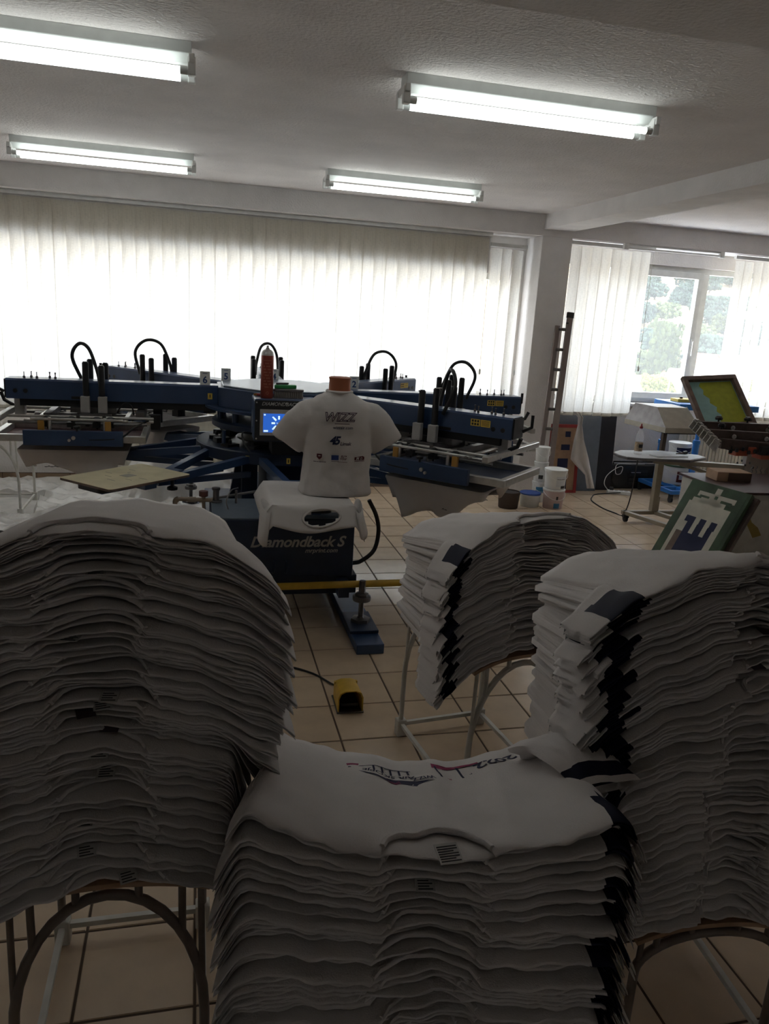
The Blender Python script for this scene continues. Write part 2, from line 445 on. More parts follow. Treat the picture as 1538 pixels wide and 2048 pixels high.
# curtain rail piece in front of the open window
t = thing('blind_rail', 'short white blind rail with end caps above the open window', 'rail', (4.2, 7.42, 2.585))
MB().bx(0, 1.12, -.012, .012, -.05, -.035).bx(0, 1.12, -.008, .008, -.018, -.0).build('rail', 'whitepl', t, bevel=.003)
MB().bx(-.02, .03, -.02, .02, -.06, 0).bx(1.09, 1.14, -.02, .02, -.06, 0).build_split('end_cap', 'whitepl', t, bevel=.003)

# ------------------------------------------------------------------ fluorescent lamps
def lamp(label, x, y, first=[None]):
    if first[0] is not None:
        return dup(first[0], (x, y, CEIL), label=label)
    t = thing('fluorescent_lamp', label, 'lamp', (x, y, CEIL), 0, 'twin tube ceiling lamps'); first[0] = t
    b = MB(); L = .61
    b.bx(-L, L, -.055, .055, -.045, 0)
    b.prism([(-.055, -.045), (.055, -.045), (.018, -.075), (-.018, -.075)], -L + .01, L - .01, 0, Matrix(((0, 0, 1, 0), (1, 0, 0, 0), (0, 1, 0, 0), (0, 0, 0, 1))))
    b.build('batten', 'lampwhite', t, bevel=.002)
    for s in (-1, 1):
        e = MB()
        e.bx(s * L - .012, s * L + .012, -.085, .085, -.085, -.05)
        for q in (-.058, .058): e.bx(s * L - .016, s * L + .016, q - .017, q + .017, -.13, -.06)
        e.build('end_bracket', 'whitepl', t, bevel=.004)
    for q in (-.058, .058):
        MB().cyl((-L + .045, q, -.112), (L - .045, q, -.112), .0145, 14).build('tube', 'tube', t, smooth=40)
        MB().cyl((-L + .012, q, -.112), (-L + .046, q, -.112), .0148, 14).cyl((L - .046, q, -.112), (L - .012, q, -.112), .0148, 14).build_split('tube_cap', 'lampwhite', t, smooth=40)
    return t
lamp('lit twin-tube ceiling lamp nearest the cross beam, away from the window wall', 1.50, 3.66)
lamp('lit twin-tube ceiling lamp in the row away from the windows, far from the cross beam', -.63, 3.66)
lamp('lit twin-tube ceiling lamp close to the window beam, far from the pillar', -.63, 6.20)
lamp('lit twin-tube ceiling lamp close to the window beam, on the pillar side', 1.56, 6.20)
# ================================================================== the printing carousel
PC = Vector((.57, 5.35, 0))
press = thing('screen_printing_press', 'large navy automatic screen printing carousel with six arms', 'printing press', tuple(PC))
# base box with lettering
bx0, bx1, by0, by1 = -.50, .29, -1.28, -.82
b = MB().bx(bx0, bx1, by0, by1, .30, .635)
b.build('base_box', 'blue_dk', press, bevel=.006)
MB().bx(bx0 + .01, bx1 - .01, by0 + .01, by1 - .01, .635, .642).build('box_lid', 'hubgrey', press, bevel=.002)
MB().bx(bx0 - .01, bx1 + .03, by0 + .02, .9, .19, .30).bx(-.30, .32, by1, .85, .30, .45).build('base_frame', 'blue_dk', press, bevel=.005)
fy = by0 - .0015
q = text_mb('Diamondback S', .085, plane_fn((-.03, fy, .505), (1, 0, 0), (0, 0, 1)), .32, .0022, space=.97)
text_mb('mrprint.com', .036, plane_fn((.105, fy, .455), (1, 0, 0), (0, 0, 1)), .3, .0006, mb=q)
q.build('lettering', 'boxgrey', press)
hl = MB()
for x in (-.16, -.09): hl.tube(spline([(x, by0 - .002, .40), (x + .005, by0 - .03, .39), (x, by0 - .03, .34), (x - .005, by0 - .002, .33)], 4), .005, 6)
hl.build_split('latch', 'blue_dk', press, smooth=40)
# feet, levellers, yellow guard bar
for s, x in ((1, .325), (-1, -.62)):
    f = MB().bx(x - .075, x + .075, -1.68, 1.6, 0, .055); fo = f.build('foot_bar', 'blue', press, bevel=.004)
    for yy in (-1.40, 1.3):
        MB().bx(x - .085, x + .075, yy - .14, yy + .14, .056, .075).build('foot_plate', 'blue_dk', fo, bevel=.003)
        g = MB(); X = Matrix.Translation((x + .0, yy, .075))
        g.lathe([(.055, 0), (.055, .018), (.022, .022), (.015, .03), (.015, .115), (.03, .12), (.038, .13), (.038, .165), (.02, .17), (.018, .24)], 6, 0, X)
        g.lathe([(.05, .125), (.052, .14), (.05, .15)], 18, 0, X)
        g.build('leveller', 'dsteel', fo, smooth=35)
yb = MB(); yb.tube([(-1.0, -1.37, .272), (.85, -1.37, .289)], .02, 12)
yb.build('guard_bar', 'yellow', press, smooth=40)
MB().bx(.20, .26, -1.36, -1.26, .20, .29).bx(-.5, -.44, -1.36, -1.26, .20, .28).build_split('guard_bracket', 'blue_dk', press)
# column and hub
col = MB(); col.cyl((0, 0, .40), (0, 0, 1.0), .15, 24)
for a in range(6):
    an = a * PI / 3 + .3; col.bar((.36 * math.cos(an), .36 * math.sin(an), .40), (.28 * math.cos(an), .28 * math.sin(an), .80), .055, .055)
col.bx(-.28, -.18, -.30, -.16, .42, .83); col.bx(-.05, .12, -.42, -.30, .42, .83)
col.build('column', 'blue_dk', press, smooth=30)
MB().lathe([(.44, .785), (.57, .785), (.575, .79), (.575, .855), (.565, .862), (.45, .862), (.44, .855)], 64, 0, cap=False).add([], []).build('index_ring', 'blue_dk', press, smooth=30)
MB().lathe([(.02, .79), (.44, .79), (.44, .83), (.02, .83)], 48).build('index_plate', 'black', press, smooth=30)
g = MB()
for k in range(18):
    a = k * 2 * PI / 18; r_ = random.uniform(.36, .50); c, s = math.cos(a), math.sin(a)
    X = Matrix.Translation((r_ * c, r_ * s, .862)) @ Matrix.Rotation(a, 4, 'Z')
    hh = random.uniform(.012, .05); g.bx(-.05, .05, -.035, .035, -.03, hh, 0, X)
    g.lathe([(.012, 0), (.012, hh + .02), (.004, hh + .03)], 8, 0, X)
g.build_split('index_stop', 'black', press, bevel=.003)
MB().lathe([(.30, .872), (.31, .878), (.30, .884)], 40).build('drive_disc', 'dsteel', press, smooth=30)
MB().lathe([(.05, .955), (.45, .955), (.47, .965), (.47, 1.0), (.45, 1.01), (.05, 1.01)], 48).build('lower_hub_plate', 'blue_dk', press, smooth=30)
p = MB()
for k in range(12):
    a = k * PI / 6 + .16; p.cyl((.42 * math.cos(a), .42 * math.sin(a), 1.0), (.42 * math.cos(a), .42 * math.sin(a), 1.09), .022, 12)
p.cyl((-.40, -.28, .86), (-.40, -.28, .96), .014, 10)
p.build_split('hub_post', 'blue', press, smooth=40)
MB().lathe([(.05, 1.08), (.50, 1.08), (.52, 1.085), (.52, 1.1), (.05, 1.1)], 48).build('upper_hub_plate', 'blue', press, smooth=30)
hp = [(.47 * math.cos(math.radians(a)), .47 * math.sin(math.radians(a))) for a in range(23, 383, 45)]
MB().prism(hp, 1.10, 1.228).build('hub_body', 'blue', press, bevel=.006)
MB().prism([(x * .93, y * .93) for x, y in hp], 1.228, 1.240).build('hub_cover', 'hubgrey', press, bevel=.005)

# pallets: eight stations
PZ = .80
def rrect(x0, x1, y0, y1, r, n=4):
    out = []
    for cx, cy, a in ((x1 - r, y1 - r, 0), (x0 + r, y1 - r, 90), (x0 + r, y0 + r, 180), (x1 - r, y0 + r, 270)):
        for i in range(n + 1):
            t_ = math.radians(a + 90 * i / n); out.append((cx + r * math.cos(t_), cy + r * math.sin(t_)))
    return out
pal_me = MB().prism(rrect(1.06, 1.625, -.207, .207, .02), PZ - .014, PZ - .002, 0).prism(rrect(1.06, 1.625, -.207, .207, .02), PZ - .002, PZ, 1).mesh('pallet', ['wood', 'cream'])
ar = MB()
for s in (-1, 1):
    ar.bar((.54, s * .17, .815), (1.04, s * .045, .75), .045, .045)
    ar.bar((.46, s * .12, .70), (1.15, s * .03, .735), .03, .035)
ar.bx(.96, 1.55, -.05, .05, .735, .785); ar.bx(1.30, 1.38, -.19, .19, .755, .786)
ar_me = ar.mesh('pallet_arm', 'blue')
kn = MB().lathe([(.01, .70), (.03, .705), (.03, .72), (.01, .73), (.01, .77)], 10, 0, Matrix.Translation((1.12, .12, 0))).prism(rrect(1.45, 1.60, -.10, .10, .03), .755, .786)
kn_me = kn.mesh('pallet_clamp', 'black', 30)
for k in range(8):
    a = math.radians(-135 + 45 * k)
    o = bpy.data.objects.new('pallet', pal_me); C.objects.link(o); o.parent = press; o.rotation_euler = (0, 0, a)
    for nm, me in (('pallet_arm', ar_me), ('pallet_clamp', kn_me)):
        c = bpy.data.objects.new(nm, me); C.objects.link(c); c.parent = o
    if k == 0:
        mk = MB()
        for (x0, x1, y0, y1) in ((1.30, 1.37, -.03, .035), (1.27, 1.29, -.06, -.05), (1.42, 1.425, -.08, -.03), (1.40, 1.404, .06, .11), (1.22, 1.225, -.12, -.07), (1.47, 1.475, .0, .06), (1.33, 1.335, .09, .15), (1.36, 1.365, -.15, -.10)):
            mk.bx(x0, x1, y0, y1, PZ, PZ + .0006)
        mk.build_split('pallet_stain', 'padmark', o)

# print heads
def head_parts(first):
    P = {}
    b = MB(); b.prism([(-.078, 1.10), (.078, 1.10), (.078, 1.215), (.066, 1.226), (-.066, 1.226), (-.078, 1.215)], .30, 1.735, 0, Matrix(((0, 0, 1, 0), (1, 0, 0, 0), (0, 1, 0, 0), (0, 0, 0, 1))))
    P['print_arm'] = (b, 'blue', 20)
    r = MB().bx(.42, 1.66, -.06, .06, 1.055, 1.10); r.bx(1.735, 1.745, -.07, .07, 1.105, 1.22)
    for yy in (-.079, .079):
        for x in (1.62, 1.68): r.cyl((x, yy - .001, 1.15), (x, yy + .001, 1.15), .014, 10)
        r.bx(1.27, 1.35, yy - .002, yy + .002, 1.108, 1.125)
    P['rail_track'] = (r, 'black', 30)
    c = MB()
    for x, hh in ((1.16, 1.325), (1.255, 1.345)):
        for yy in (-.115, .115): c.cyl((x, yy, 1.0), (x, yy, hh), .02, 14).cyl((x, yy, hh), (x, yy, hh + .006), .015, 14)
    P['air_cylinder'] = (c, 'black', 40)
    g = MB()
    for x in (1.155, 1.26):
        for yy in (-.135, .135): g.bx(x - .028, x + .028, yy - .018, yy + .018, 1.03, 1.135)
    g.bx(1.64, 1.70, -.03, .03, .99, 1.10)
    P['cylinder_block'] = (g, 'boxgrey', False)
    hs = MB().tube(spline([(1.30, -.10, 1.2), (1.36, -.09, 1.36), (1.31, -.03, 1.45), (1.24, .05, 1.43), (1.19, .09, 1.30), (1.17, .10, 1.2)], 7), .0115, 8)
    hs.tube(spline([(1.07, .14, 1.04), (1.02, .16, 1.10), (.98, .13, 1.08), (.97, .10, 1.02)], 5), .005, 6); hs.tube(spline([(.86, -.1, .99), (.95, -.3, .97), (1.05, -.325, .90), (1.3, -.325, .885)], 5), .006, 6)
    hs.tube(spline([(.86, .1, .99), (.95, .3, .97), (1.05, .325, .90), (1.3, .325, .885)], 5), .006, 6)
    P['air_hose'] = (hs, 'rubber', 50)
    s = MB()
    for i, x in enumerate((1.45, 1.49, 1.56, 1.60, 1.635)):
        s.lathe([(.008, 1.225), (.008, 1.238), (.003, 1.24), (.003, 1.262 if i > 1 else 1.25), (.006, 1.265)], 8, 0, Matrix.Translation((x, .02 * (-1) ** i, 0)))
    P['switch'] = (s, 'dsteel', 40)
    e = MB()
    e.bx(1.70, 1.735, -.38, .40, 1.005, 1.04)
    for yy in (-.20, .20): e.cyl((.84, yy, 1.01), (1.74, yy, 1.01), .010, 10)
    for yy in (-.17, .17): e.bx(.86, 1.62, yy - .012, yy + .012, .965, .985)
    for yy in (-.29, .29):
        for x in (1.10, 1.42): e.cyl((x + .03, yy, .93), (x + .03, yy, 1.02), .011, 10)
        e.bx(1.02, 1.56, yy - .013, yy + .013, 1.0, 1.014)
    e.bx(1.14, 1.165, -.23, .23, .935, .985); e.bx(1.28, 1.30, -.23, .23, .93, .975)
    for x in (.84, 1.0, 1.52): e.bx(x, x + .03, -.23, .23, .985, 1.0)
    P['carriage'] = (e, 'steel', 40)
    u = MB()
    for x in (1.13, 1.285): u.bx(x, x + .022, -.21, .21, .985, 1.03)
    u.bx(1.08, 1.36, -.075, .075, 1.02, 1.055); u.bx(1.10, 1.34, -.20, -.155, .99, 1.03); u.bx(1.10, 1.34, .155, .20, .99, 1.03)
    for yy in (-.105, .105): u.cyl((1.16, yy, .94), (1.16, yy, 1.05), .013, 10).cyl((1.255, yy, .94), (1.255, yy, 1.05), .013, 10)
    for yy in (-.23, .23): u.cyl((.88, yy, .975), (1.70, yy, .975), .009, 8)
    u.bx(1.46, 1.50, -.20, .20, .99, 1.03); u.bx(.90, .95, -.20, .20, 1.0, 1.05)
    P['squeegee_unit'] = (u, 'dsteel', 40)
    k = MB()
    for x in (1.10, 1.18, 1.33, 1.47):
        for yy in (-.24, .24):
            k.lathe([(.006, .94), (.006, .99), (.022, .995), (.024, 1.012), (.012, 1.02)], 10, 0, Matrix.Translation((x, yy, 0)))
            k.bx(x - .02, x + .025, yy - .03, yy + .03, .955, .985)
    for yy in (-.16, .16): k.bx(.80, .86, yy - .035, yy + .035, .94, 1.035)
    for yy in (-.33, .33): k.lathe([(.006, .94), (.006, .955), (.02, .96), (.02, .972), (.008, .976)], 10, 0, Matrix.Translation((1.29, yy, 0)))
    k.tube([(1.72, -.05, 1.04), (1.78, -.08, 1.07), (1.80, -.09, 1.12)], .012, 8); k.tube([(1.75, .05, 1.14), (1.80, .06, 1.17), (1.80, .06, 1.24)], .010, 8)
    P['clamp_knob'] = (k, 'black', 40)
    y = MB()
    for x in (1.11, 1.50):
        for yy in (-.295, .295): y.bx(x - .018, x + .018, yy - .012, yy + .012, .93, 1.0)
    
    P['amber_bracket'] = (y, 'brass', False)
    d = MB()
    for yy in (-.315, .315): d.bx(1.02, 1.60, yy - .016, yy + .016, .848, .942)
    P['screen_holder'] = (d, 'blue', False)
    n_ = MB()
    for yy in (-.333, .333): n_.lathe([(.012, 0), (.012, .012), (.006, .014)], 10, 0, Matrix.Translation((1.31, yy, .90)) @ Matrix.Rotation(PI / 2 * (1 if yy < 0 else -1), 4, 'X')).lathe([(.009, 0), (.009, .012), (.004, .014)], 10, 0, Matrix.Translation((1.335, yy, .885)) @ Matrix.Rotation(PI / 2 * (1 if yy < 0 else -1), 4, 'X'))
    P['holder_screw'] = (n_, 'steel', 40)
    l = MB()
    for yy, sg in ((-.0788, -1), (.0788, 1)):
        if sg > 0: l.bx(.47, .50, yy - .001, yy + .001, 1.135, 1.175, 0); l.bx(.482, .488, yy - .0014, yy + .0014, 1.145, 1.167, 1); continue
        l.bx(1.475, 1.535, yy - .001, yy + .001, 1.155, 1.195, 0); l.bx(1.54, 1.60, yy - .001, yy + .001, 1.155, 1.195, 0)
        for i in range(3):
            for j in range(2): l.bx(1.482 + i * .017, 1.494 + i * .017, yy - .0014, yy + .0014, 1.16 + j * .018, 1.173 + j * .018, 1)
        for j in range(4): l.bx(1.546, 1.594, yy - .0014, yy + .0014, 1.162 + j * .008, 1.165 + j * .008, 1)
        l.bx(.47, .50, yy - .001, yy + .001, 1.135, 1.175, 0); l.bx(.482, .488, yy - .0014, yy + .0014, 1.145, 1.167, 1)
    P['warning_label'] = (l, ['ylab', 'ink'], False)
    return P
HP = {k: [v[0].mesh(k, v[1], v[2])] if k in ('print_arm', 'carriage', 'rail_track', 'squeegee_unit') else [q.mesh(k, v[1], v[2]) for q in v[0].pieces()] for k, v in head_parts(True).items()}
HEADS = [('1', -45), ('2', 0), ('3', 45), ('4', 90), ('5', 135), ('6', 180)]
for nm, a in HEADS:
    root = bpy.data.objects.new('print_arm', HP['print_arm'][0]); C.objects.link(root); root.parent = press; root.rotation_euler = (0, 0, math.radians(a))
    for k_, me in [(a_, m_) for a_, l_ in HP.items() for m_ in l_]:
        if k_ == 'print_arm': continue
        c = bpy.data.objects.new(k_, me); C.objects.link(c); c.parent = root
        if k_ == 'air_hose' and nm == '5': c.scale = (1, -1, 1)
        if k_ in ('screen_holder', 'cylinder_block', 'amber_bracket', 'carriage'):
            md = c.modifiers.new('bevel', 'BEVEL'); md.width = .003; md.segments = 1; md.limit_method = 'ANGLE'
# number cards standing on the hub
for nm, px, py, wy in (('6', 410, 757, 5.30), ('5', 452, 750, 5.62), ('4', 548, 756, 5.75), ('2', 708, 768, 5.40)):
    p_ = at(px, py, Y=wy); l = p_ - PC
    card = MB().bx(l.x - .033, l.x + .033, l.y - .006, l.y + .006, 1.225, 1.315).build('number_card', 'whitepl', press, bevel=.002)
    tx = text_mb(nm, .062, plane_fn((l.x, l.y - .0068, 1.258), (1, 0, 0), (0, 0, 1)), 0, .0016)
    tx.bx(l.x - .016, l.x + .016, l.y - .0066, l.y - .006, 1.300, 1.304)
    tx.build('numeral', mat('numeral_blue', (.02, .06, .20), .6), card)

# control console
cx0, cx1, cy0, cz0, cz1 = .335, .725, 4.70, .955, 1.215
L0 = Vector((cx0, cy0, 0)) - PC
con = MB().bx(L0.x, L0.x + .39, L0.y, L0.y + .24, cz0, cz1).build('console', 'blue', press, bevel=.012)
MB().bx(L0.x + .004, L0.x + .386, L0.y - .008, L0.y - .0005, cz0 + .006, cz1 - .006).build('console_face', 'black', con, bevel=.003)
MB().bx(L0.x + .035, L0.x + .30, L0.y - .012, L0.y - .008, cz0 + .04, cz1 - .06).build('console_bezel', 'boxgrey', con, bevel=.002)
sx0, sx1, sz0, sz1 = L0.x + .055, L0.x + .235, cz0 + .060, cz1 - .085
MB().bx(sx0, sx1, L0.y - .0135, L0.y - .012, sz0, sz1).build('display', 'screen', con)
d = MB(); ccx, ccz = (sx0 + sx1) / 2 + .005, (sz0 + sz1) / 2
for k in range(8):
    a = k * PI / 4; X = Matrix.Translation((ccx + .034 * math.cos(a), L0.y - .0139, ccz + .034 * math.sin(a))) @ Matrix.Rotation(-a, 4, 'Y')
    d.bx(-.011, .011, -.0002, .0002, -.0055, .0055, 0, X); X2 = Matrix.Translation((ccx + .05 * math.cos(a), L0.y - .0139, ccz + .05 * math.sin(a)))
    if k % 2: d.bx(-.005, .005, -.0002, .0002, -.004, .004, 0, X2)
d.bx(sx0 + .004, sx0 + .014, L0.y - .0140, L0.y - .0137, sz1 - .012, sz1 - .004); d.bx(sx0 + .004, sx0 + .03, L0.y - .0140, L0.y - .0137, sz0 + .004, sz0 + .014)
text_mb('Ready', .012, plane_fn((ccx, L0.y - .0141, ccz), (1, 0, 0), (0, 0, 1)), mb=d)
d.build('display_graphic', 'screenw', con)
text_mb('DIAMONDBACK', .030, plane_fn((L0.x + .155, L0.y - .0088, cz1 - .028), (1, 0, 0), (0, 0, 1)), .3, .0004).build('console_lettering', 'boxgrey', con)
sc = MB()
for x, z in ((.015, .02), (.015, .24), (.195, .24), (.375, .02), (.375, .24), (.015, .13)):
    sc.cyl((L0.x + x, L0.y - .011, cz0 + z), (L0.x + x, L0.y - .007, cz0 + z), .005, 8)
sc.build_split('console_screw', 'steel', con)
MB().tube(spline([(L0.x + .02, L0.y + .16, cz0 + .02), (L0.x - .06, L0.y + .10, .99), (L0.x - .05, L0.y + .02, .93), (L0.x - .02, L0.y, .89)], 5), .006, 6).build('console_cable', 'rubber', con, smooth=40)
MB().lathe([(.055, 0), (.055, .002)], 28, 0, Matrix.Translation((L0.x - .0015, L0.y + .10, cz0 + .13)) @ Matrix.Rotation(-PI / 2, 4, 'Y')).build('console_badge', 'hubgrey', con)
MB().bx(L0.x + .12, L0.x + .28, L0.y + .08, L0.y + .3, .86, cz0).build('console_stand', 'black', con)
# warning labels on the ring, air pipe with valve, bottle regulator, hose
w_ = MB()
for a in (-117, -91):
    an = math.radians(a); X = Matrix.Translation((.5765 * math.cos(an), .5765 * math.sin(an), .822)) @ Matrix.Rotation(an, 4, 'Z')
    w_.bx(-.001, .0005, -.012, .012, -.018, .018, 0, X); w_.bx(-.001, .001, -.003, .003, -.011, .010, 1, X)
w_.build_split('ring_label', ['ylab', 'ink'], press)
pp = MB(); o_ = Vector((0, 4.42, 0)) - PC
pp.tube([at(350, 1060, Y=4.42) - PC, at(350, 1004, Y=4.42) - PC], .014, 10); pp.tube(arc(at(357, 1004, Y=4.42) - PC, .018, 180, 90, 5), .016, 10)
pp.tube([at(357, 998, Y=4.42) - PC, at(425, 1000, Y=4.42) - PC], .012, 10); pp.tube([at(375, 999, Y=4.42) - PC, at(392, 999, Y=4.42) - PC], .016, 10)
pp.tube([at(407, 990, Y=4.42) - PC, at(407, 1022, Y=4.42) - PC], .013, 10, r1=.008)
pp.build('air_pipe', mat('pipe_beige', (.36, .29, .22), .6), press, smooth=40)
MB().cyl(at(407, 992, Y=4.42) - PC, at(407, 982, Y=4.42) - PC, .026, 12).build('valve_knob', mat('valve_brown', (.10, .035, .03), .5), press, smooth=40)
rg = MB(); q_ = at(432, 1003, Z=.645) - PC
rg.lathe([(.035, 0), (.035, .008), (.018, .012), (.018, .07), (.024, .072), (.024, .085)], 12, 0, Matrix.Translation((q_.x, q_.y, .643))); rg.cyl((q_.x - .03, q_.y, .66), (q_.x + .26, q_.y + .05, .70), .008, 8); rg.cyl((-.35, -.95, .643), (-.35, -.95, .72), .007, 8)
rg.tube(spline([(-.40, -1.1, .645), (-.41, -1.08, .69), (-.38, -1.0, .73), (-.34, -.95, .735)], 5), .004, 6)
rg.build('regulator', 'dsteel', press, smooth=40)
hz = [at(738, 1000, Y=4.12), at(752, 1030, Y=4.12), at(757, 1062, Y=4.12), at(748, 1100, Y=4.10), at(722, 1122, Y=4.10), at(705, 1126, Y=4.12)]
MB().tube(spline([h_ - PC for h_ in hz], 6), .012, 10).build('drain_hose', 'rubber', press, smooth=40)

# screens clamped under the arms (each lifts out)
def screen_frame(me_mat):
    f = MB(); x0, x1, y, t_ = .885, 1.80, .28, .038
    f.bx(x0, x1, -y, -y + t_, .862, .905); f.bx(x0, x1, y - t_, y, .862, .905); f.bx(x0, x0 + t_, -y + t_, y - t_, .862, .905); f.bx(x1 - t_, x1, -y + t_, y - t_, .862, .905)
    return f
fr_me = screen_frame(0).mesh('frame', 'steel')
msh = {}
for k_, mm in (('r', 'mesh_red'), ('b', 'mesh_blue'), ('g', 'mesh_grey')):
    msh[k_] = MB().bx(.92, 1.765, -.245, .245, .8615, .8635).mesh('mesh_fabric', mm)
for (nm, a), k_ in zip(HEADS, 'brgrgr'):
    t = thing('printing_screen', 'aluminium framed printing screen clamped under press arm ' + {'1': 'nearest the shirt pile with navy squares', '2': 'pointing at the white pillar', '3': 'between the pillar-side arm and the windows', '4': 'pointing straight at the windows', '5': 'beside card 5', '6': 'that carries card 6, above the bare pallet'}[nm], 'screen', tuple(PC), math.radians(a), 'screens in the carousel')
    o = bpy.data.objects.new('frame', fr_me); C.objects.link(o); o.parent = t
    md = o.modifiers.new('bevel', 'BEVEL'); md.width = .003; md.segments = 1
    o = bpy.data.objects.new('mesh_fabric', msh[k_]); C.objects.link(o); o.parent = t

# ------------------------------------------------------------------ things lying on the console
def spray_can(loc, label):
    t = thing('spray_can', label, 'spray can', loc); t.scale = (1.17, 1.17, 1.10)
    MB().lathe([(.030, 0), (.033, .004), (.033, .235), (.032, .24)], 28).build('body', 'canred', t, smooth=40)
    MB().lathe([(.0335, .232), (.0335, .238), (.029, .252), (.020, .262), (.013, .265)], 24).build('shoulder', 'steel', t, smooth=40)
    MB().lathe([(.010, .262), (.010, .272), (.006, .274), (.006, .285), (.002, .286)], 14).build('nozzle', 'boxgrey', t, smooth=40)
    lb = MB()
    fn = lambda x, y: Vector((.0336 * math.sin(x / .0336), -.0336 * math.cos(x / .0336), y))
    for i in range(9): 
        for j in range(6): lb.add([fn(-.022 + j * .007, .06 + i * .016), fn(-.016 + j * .007, .06 + i * .016), fn(-.016 + j * .007, .066 + i * .016), fn(-.022 + j * .007, .066 + i * .016)], [(0, 1, 2, 3)]) if (i * 7 + j * 3) % 4 else None
    lb.add([fn(-.01, .03), fn(.0, .02), fn(.01, .03), fn(0, .04)], [(0, 1, 2, 3)])
    lb.add([fn(-.022, .205), fn(-.01, .205), fn(0, .205), fn(.01, .205), fn(.022, .205), fn(.022, .208), fn(.01, .208), fn(0, .208), fn(-.01, .208), fn(-.022, .208)], [(0, 1, 8, 9), (1, 2, 7, 8), (2, 3, 6, 7), (3, 4, 5, 6)])
    lb.build('label_print', mat('can_print', (.42, .16, .10), .5), t)
spray_can((.415, 4.77, cz1), 'dull red aerosol spray can standing on the control console')
t = thing('scrub_brush', 'wooden scrubbing brush with grey bristles on the control console', 'brush', (.55, 4.80, cz1), .05)
MB().prism(rrect(-.095, .095, -.028, .028, .02), .040, .055).build('brush_back', 'dsteel', t, bevel=.003)
br = MB()
for i in range(16):
    for j in range(4): br.cyl((-.082 + i * .011, -.02 + j * .0133, .041), (-.086 + i * .0115, -.023 + j * .0153, 0), .0035, 5)
br.build('bristles', mat('bristle', (.30, .27, .24), .9), t)
t = thing('squeeze_knife', 'green handled scraper lying on the scrubbing brush', 'tool', (.535, 4.83, cz1 + .055), .15)
MB().prism([(-.075, -.012), (-.06, .012), (0, .016), (.045, .024), (.07, .02), (.068, -.012), (.02, -.016), (-.05, -.018)], 0, .022).build('handle', 'bgreen', t, bevel=.005)
MB().prism([(-.06, .004), (.02, .012), (.03, .03), (-.055, .022)], .022, .034).build('grip', 'black', t, bevel=.004)
t = thing('marker_pen', 'thin red marker pen lying behind the spray can', 'pen', (.44, 4.86, cz1 + .008), .1)
MB().tube([(-.08, 0, 0), (.10, .0, 0)], .008, 10).build('barrel', 'red', t, smooth=40)
MB().tube([(-.098, 0, 0), (-.08, 0, 0)], .007, 10).tube([(.10, 0, 0), (.112, 0, 0)], .007, 10).build('cap', mat('amber_cap', (.35, .16, .02), .5), t, smooth=40)
# ================================================================== benches that carry the shirt piles
def profile(theta):
    """fall of the lowest shirt below its crown, as a function of the sideways distance"""
    xs, zs_ = [0.0], [0.0]
    for sg in (1, -1):
        x = z = 0.0; px, pz = [0.0], [0.0]
        for i in range(300):
            t_ = theta(sg * (i + .5) * .001, 0.0); x += math.cos(t_) * .001; z -= math.sin(t_) * .001; px.append(sg * x); pz.append(z)
        xs += px[1:]; zs_ += pz[1:]
    o_ = np.argsort(xs); X_, Z_ = np.array(xs)[o_], np.array(zs_)[o_]
    return lambda x: float(np.interp(x, X_, Z_))
def bench(label, loc, rz, dark=False, L=.60, W=.19, H=.60, fall=None):
    fall = fall or (lambda x: 0.0)
    t = thing('shirt_bench', label, 'bench', loc, rz, 'low metal benches for shirts')
    mt = 'shadearch' if dark else 'whitemet'  # dark: arches and struts get the enamel with shade in its colour
    r = MB()
    for s in (-1, 1): r.bx(s * W - .008, s * W + .008, .0, L, .045, .061)
    r.bx(-W, W, L - .008, L + .008, .045, .061)
    r.build('floor_rail', 'whitemet', t)
    for s in (-1, 1):
        for y in (0, L):
            MB().bx(s * W - .020, s * W + .020, y - .020, y + .020, 0, .075).build('foot', 'whitemet', t, bevel=.003)
    for y in (0.0, L):
        pts = [(-W, y, .05), (-W, y, .18)] + arc((0, y, .28), W, 180, 0, 17, 'xz', H - .28) + [(W, y, .18), (W, y, .05)]
        MB().tube(pts, .011, 8).build('arch_leg', mt, t, smooth=50)
        q = MB()
        for x in (-.145, -.06, .06, .145):
            q.cyl((x, y, .28 + (H - .28) * math.sqrt(1 - (x / W) ** 2) - .005), (x, y, H + .026 + fall(x)), .008, 8)
        for s in (-1, 1): q.cyl((s * W, y, .05), (s * W * .96, y, H + .026 + fall(s * W * .96)), .007, 8)
        q.build_split('strut', mt, t, gap=.0, smooth=50)
    bd = MB(); bx_ = [-.20 + .40 * i / 16 for i in range(17)]; nb_ = len(bx_)
    for y in (-.012, L + .03):
        for dz_ in (.022, .034): bd.v += [(x, y, H + dz_ + fall(x)) for x in bx_]
    for i in range(nb_ - 1):
        for q4 in ((i, i + 1, 2 * nb_ + i + 1, 2 * nb_ + i), (nb_ + i + 1, nb_ + i, 3 * nb_ + i, 3 * nb_ + i + 1), (i + 1, i, nb_ + i, nb_ + i + 1), (2 * nb_ + i, 2 * nb_ + i + 1, 3 * nb_ + i + 1, 3 * nb_ + i)): bd.f.append(q4[::-1]); bd.m.append(0)
    for e_, r_ in ((0, 1), (nb_ - 1, -1)): q4 = (e_, 2 * nb_ + e_, 3 * nb_ + e_, nb_ + e_); bd.f.append(q4[::-r_]); bd.m.append(0)
    bd.build('board', 'ltwood', t, smooth=40)
    return t

# ------------------------------------------------------------------ shirts in piles
def smoothstep(x): x = np.clip(x, 0, 1); return x * x * (3 - 2 * x)

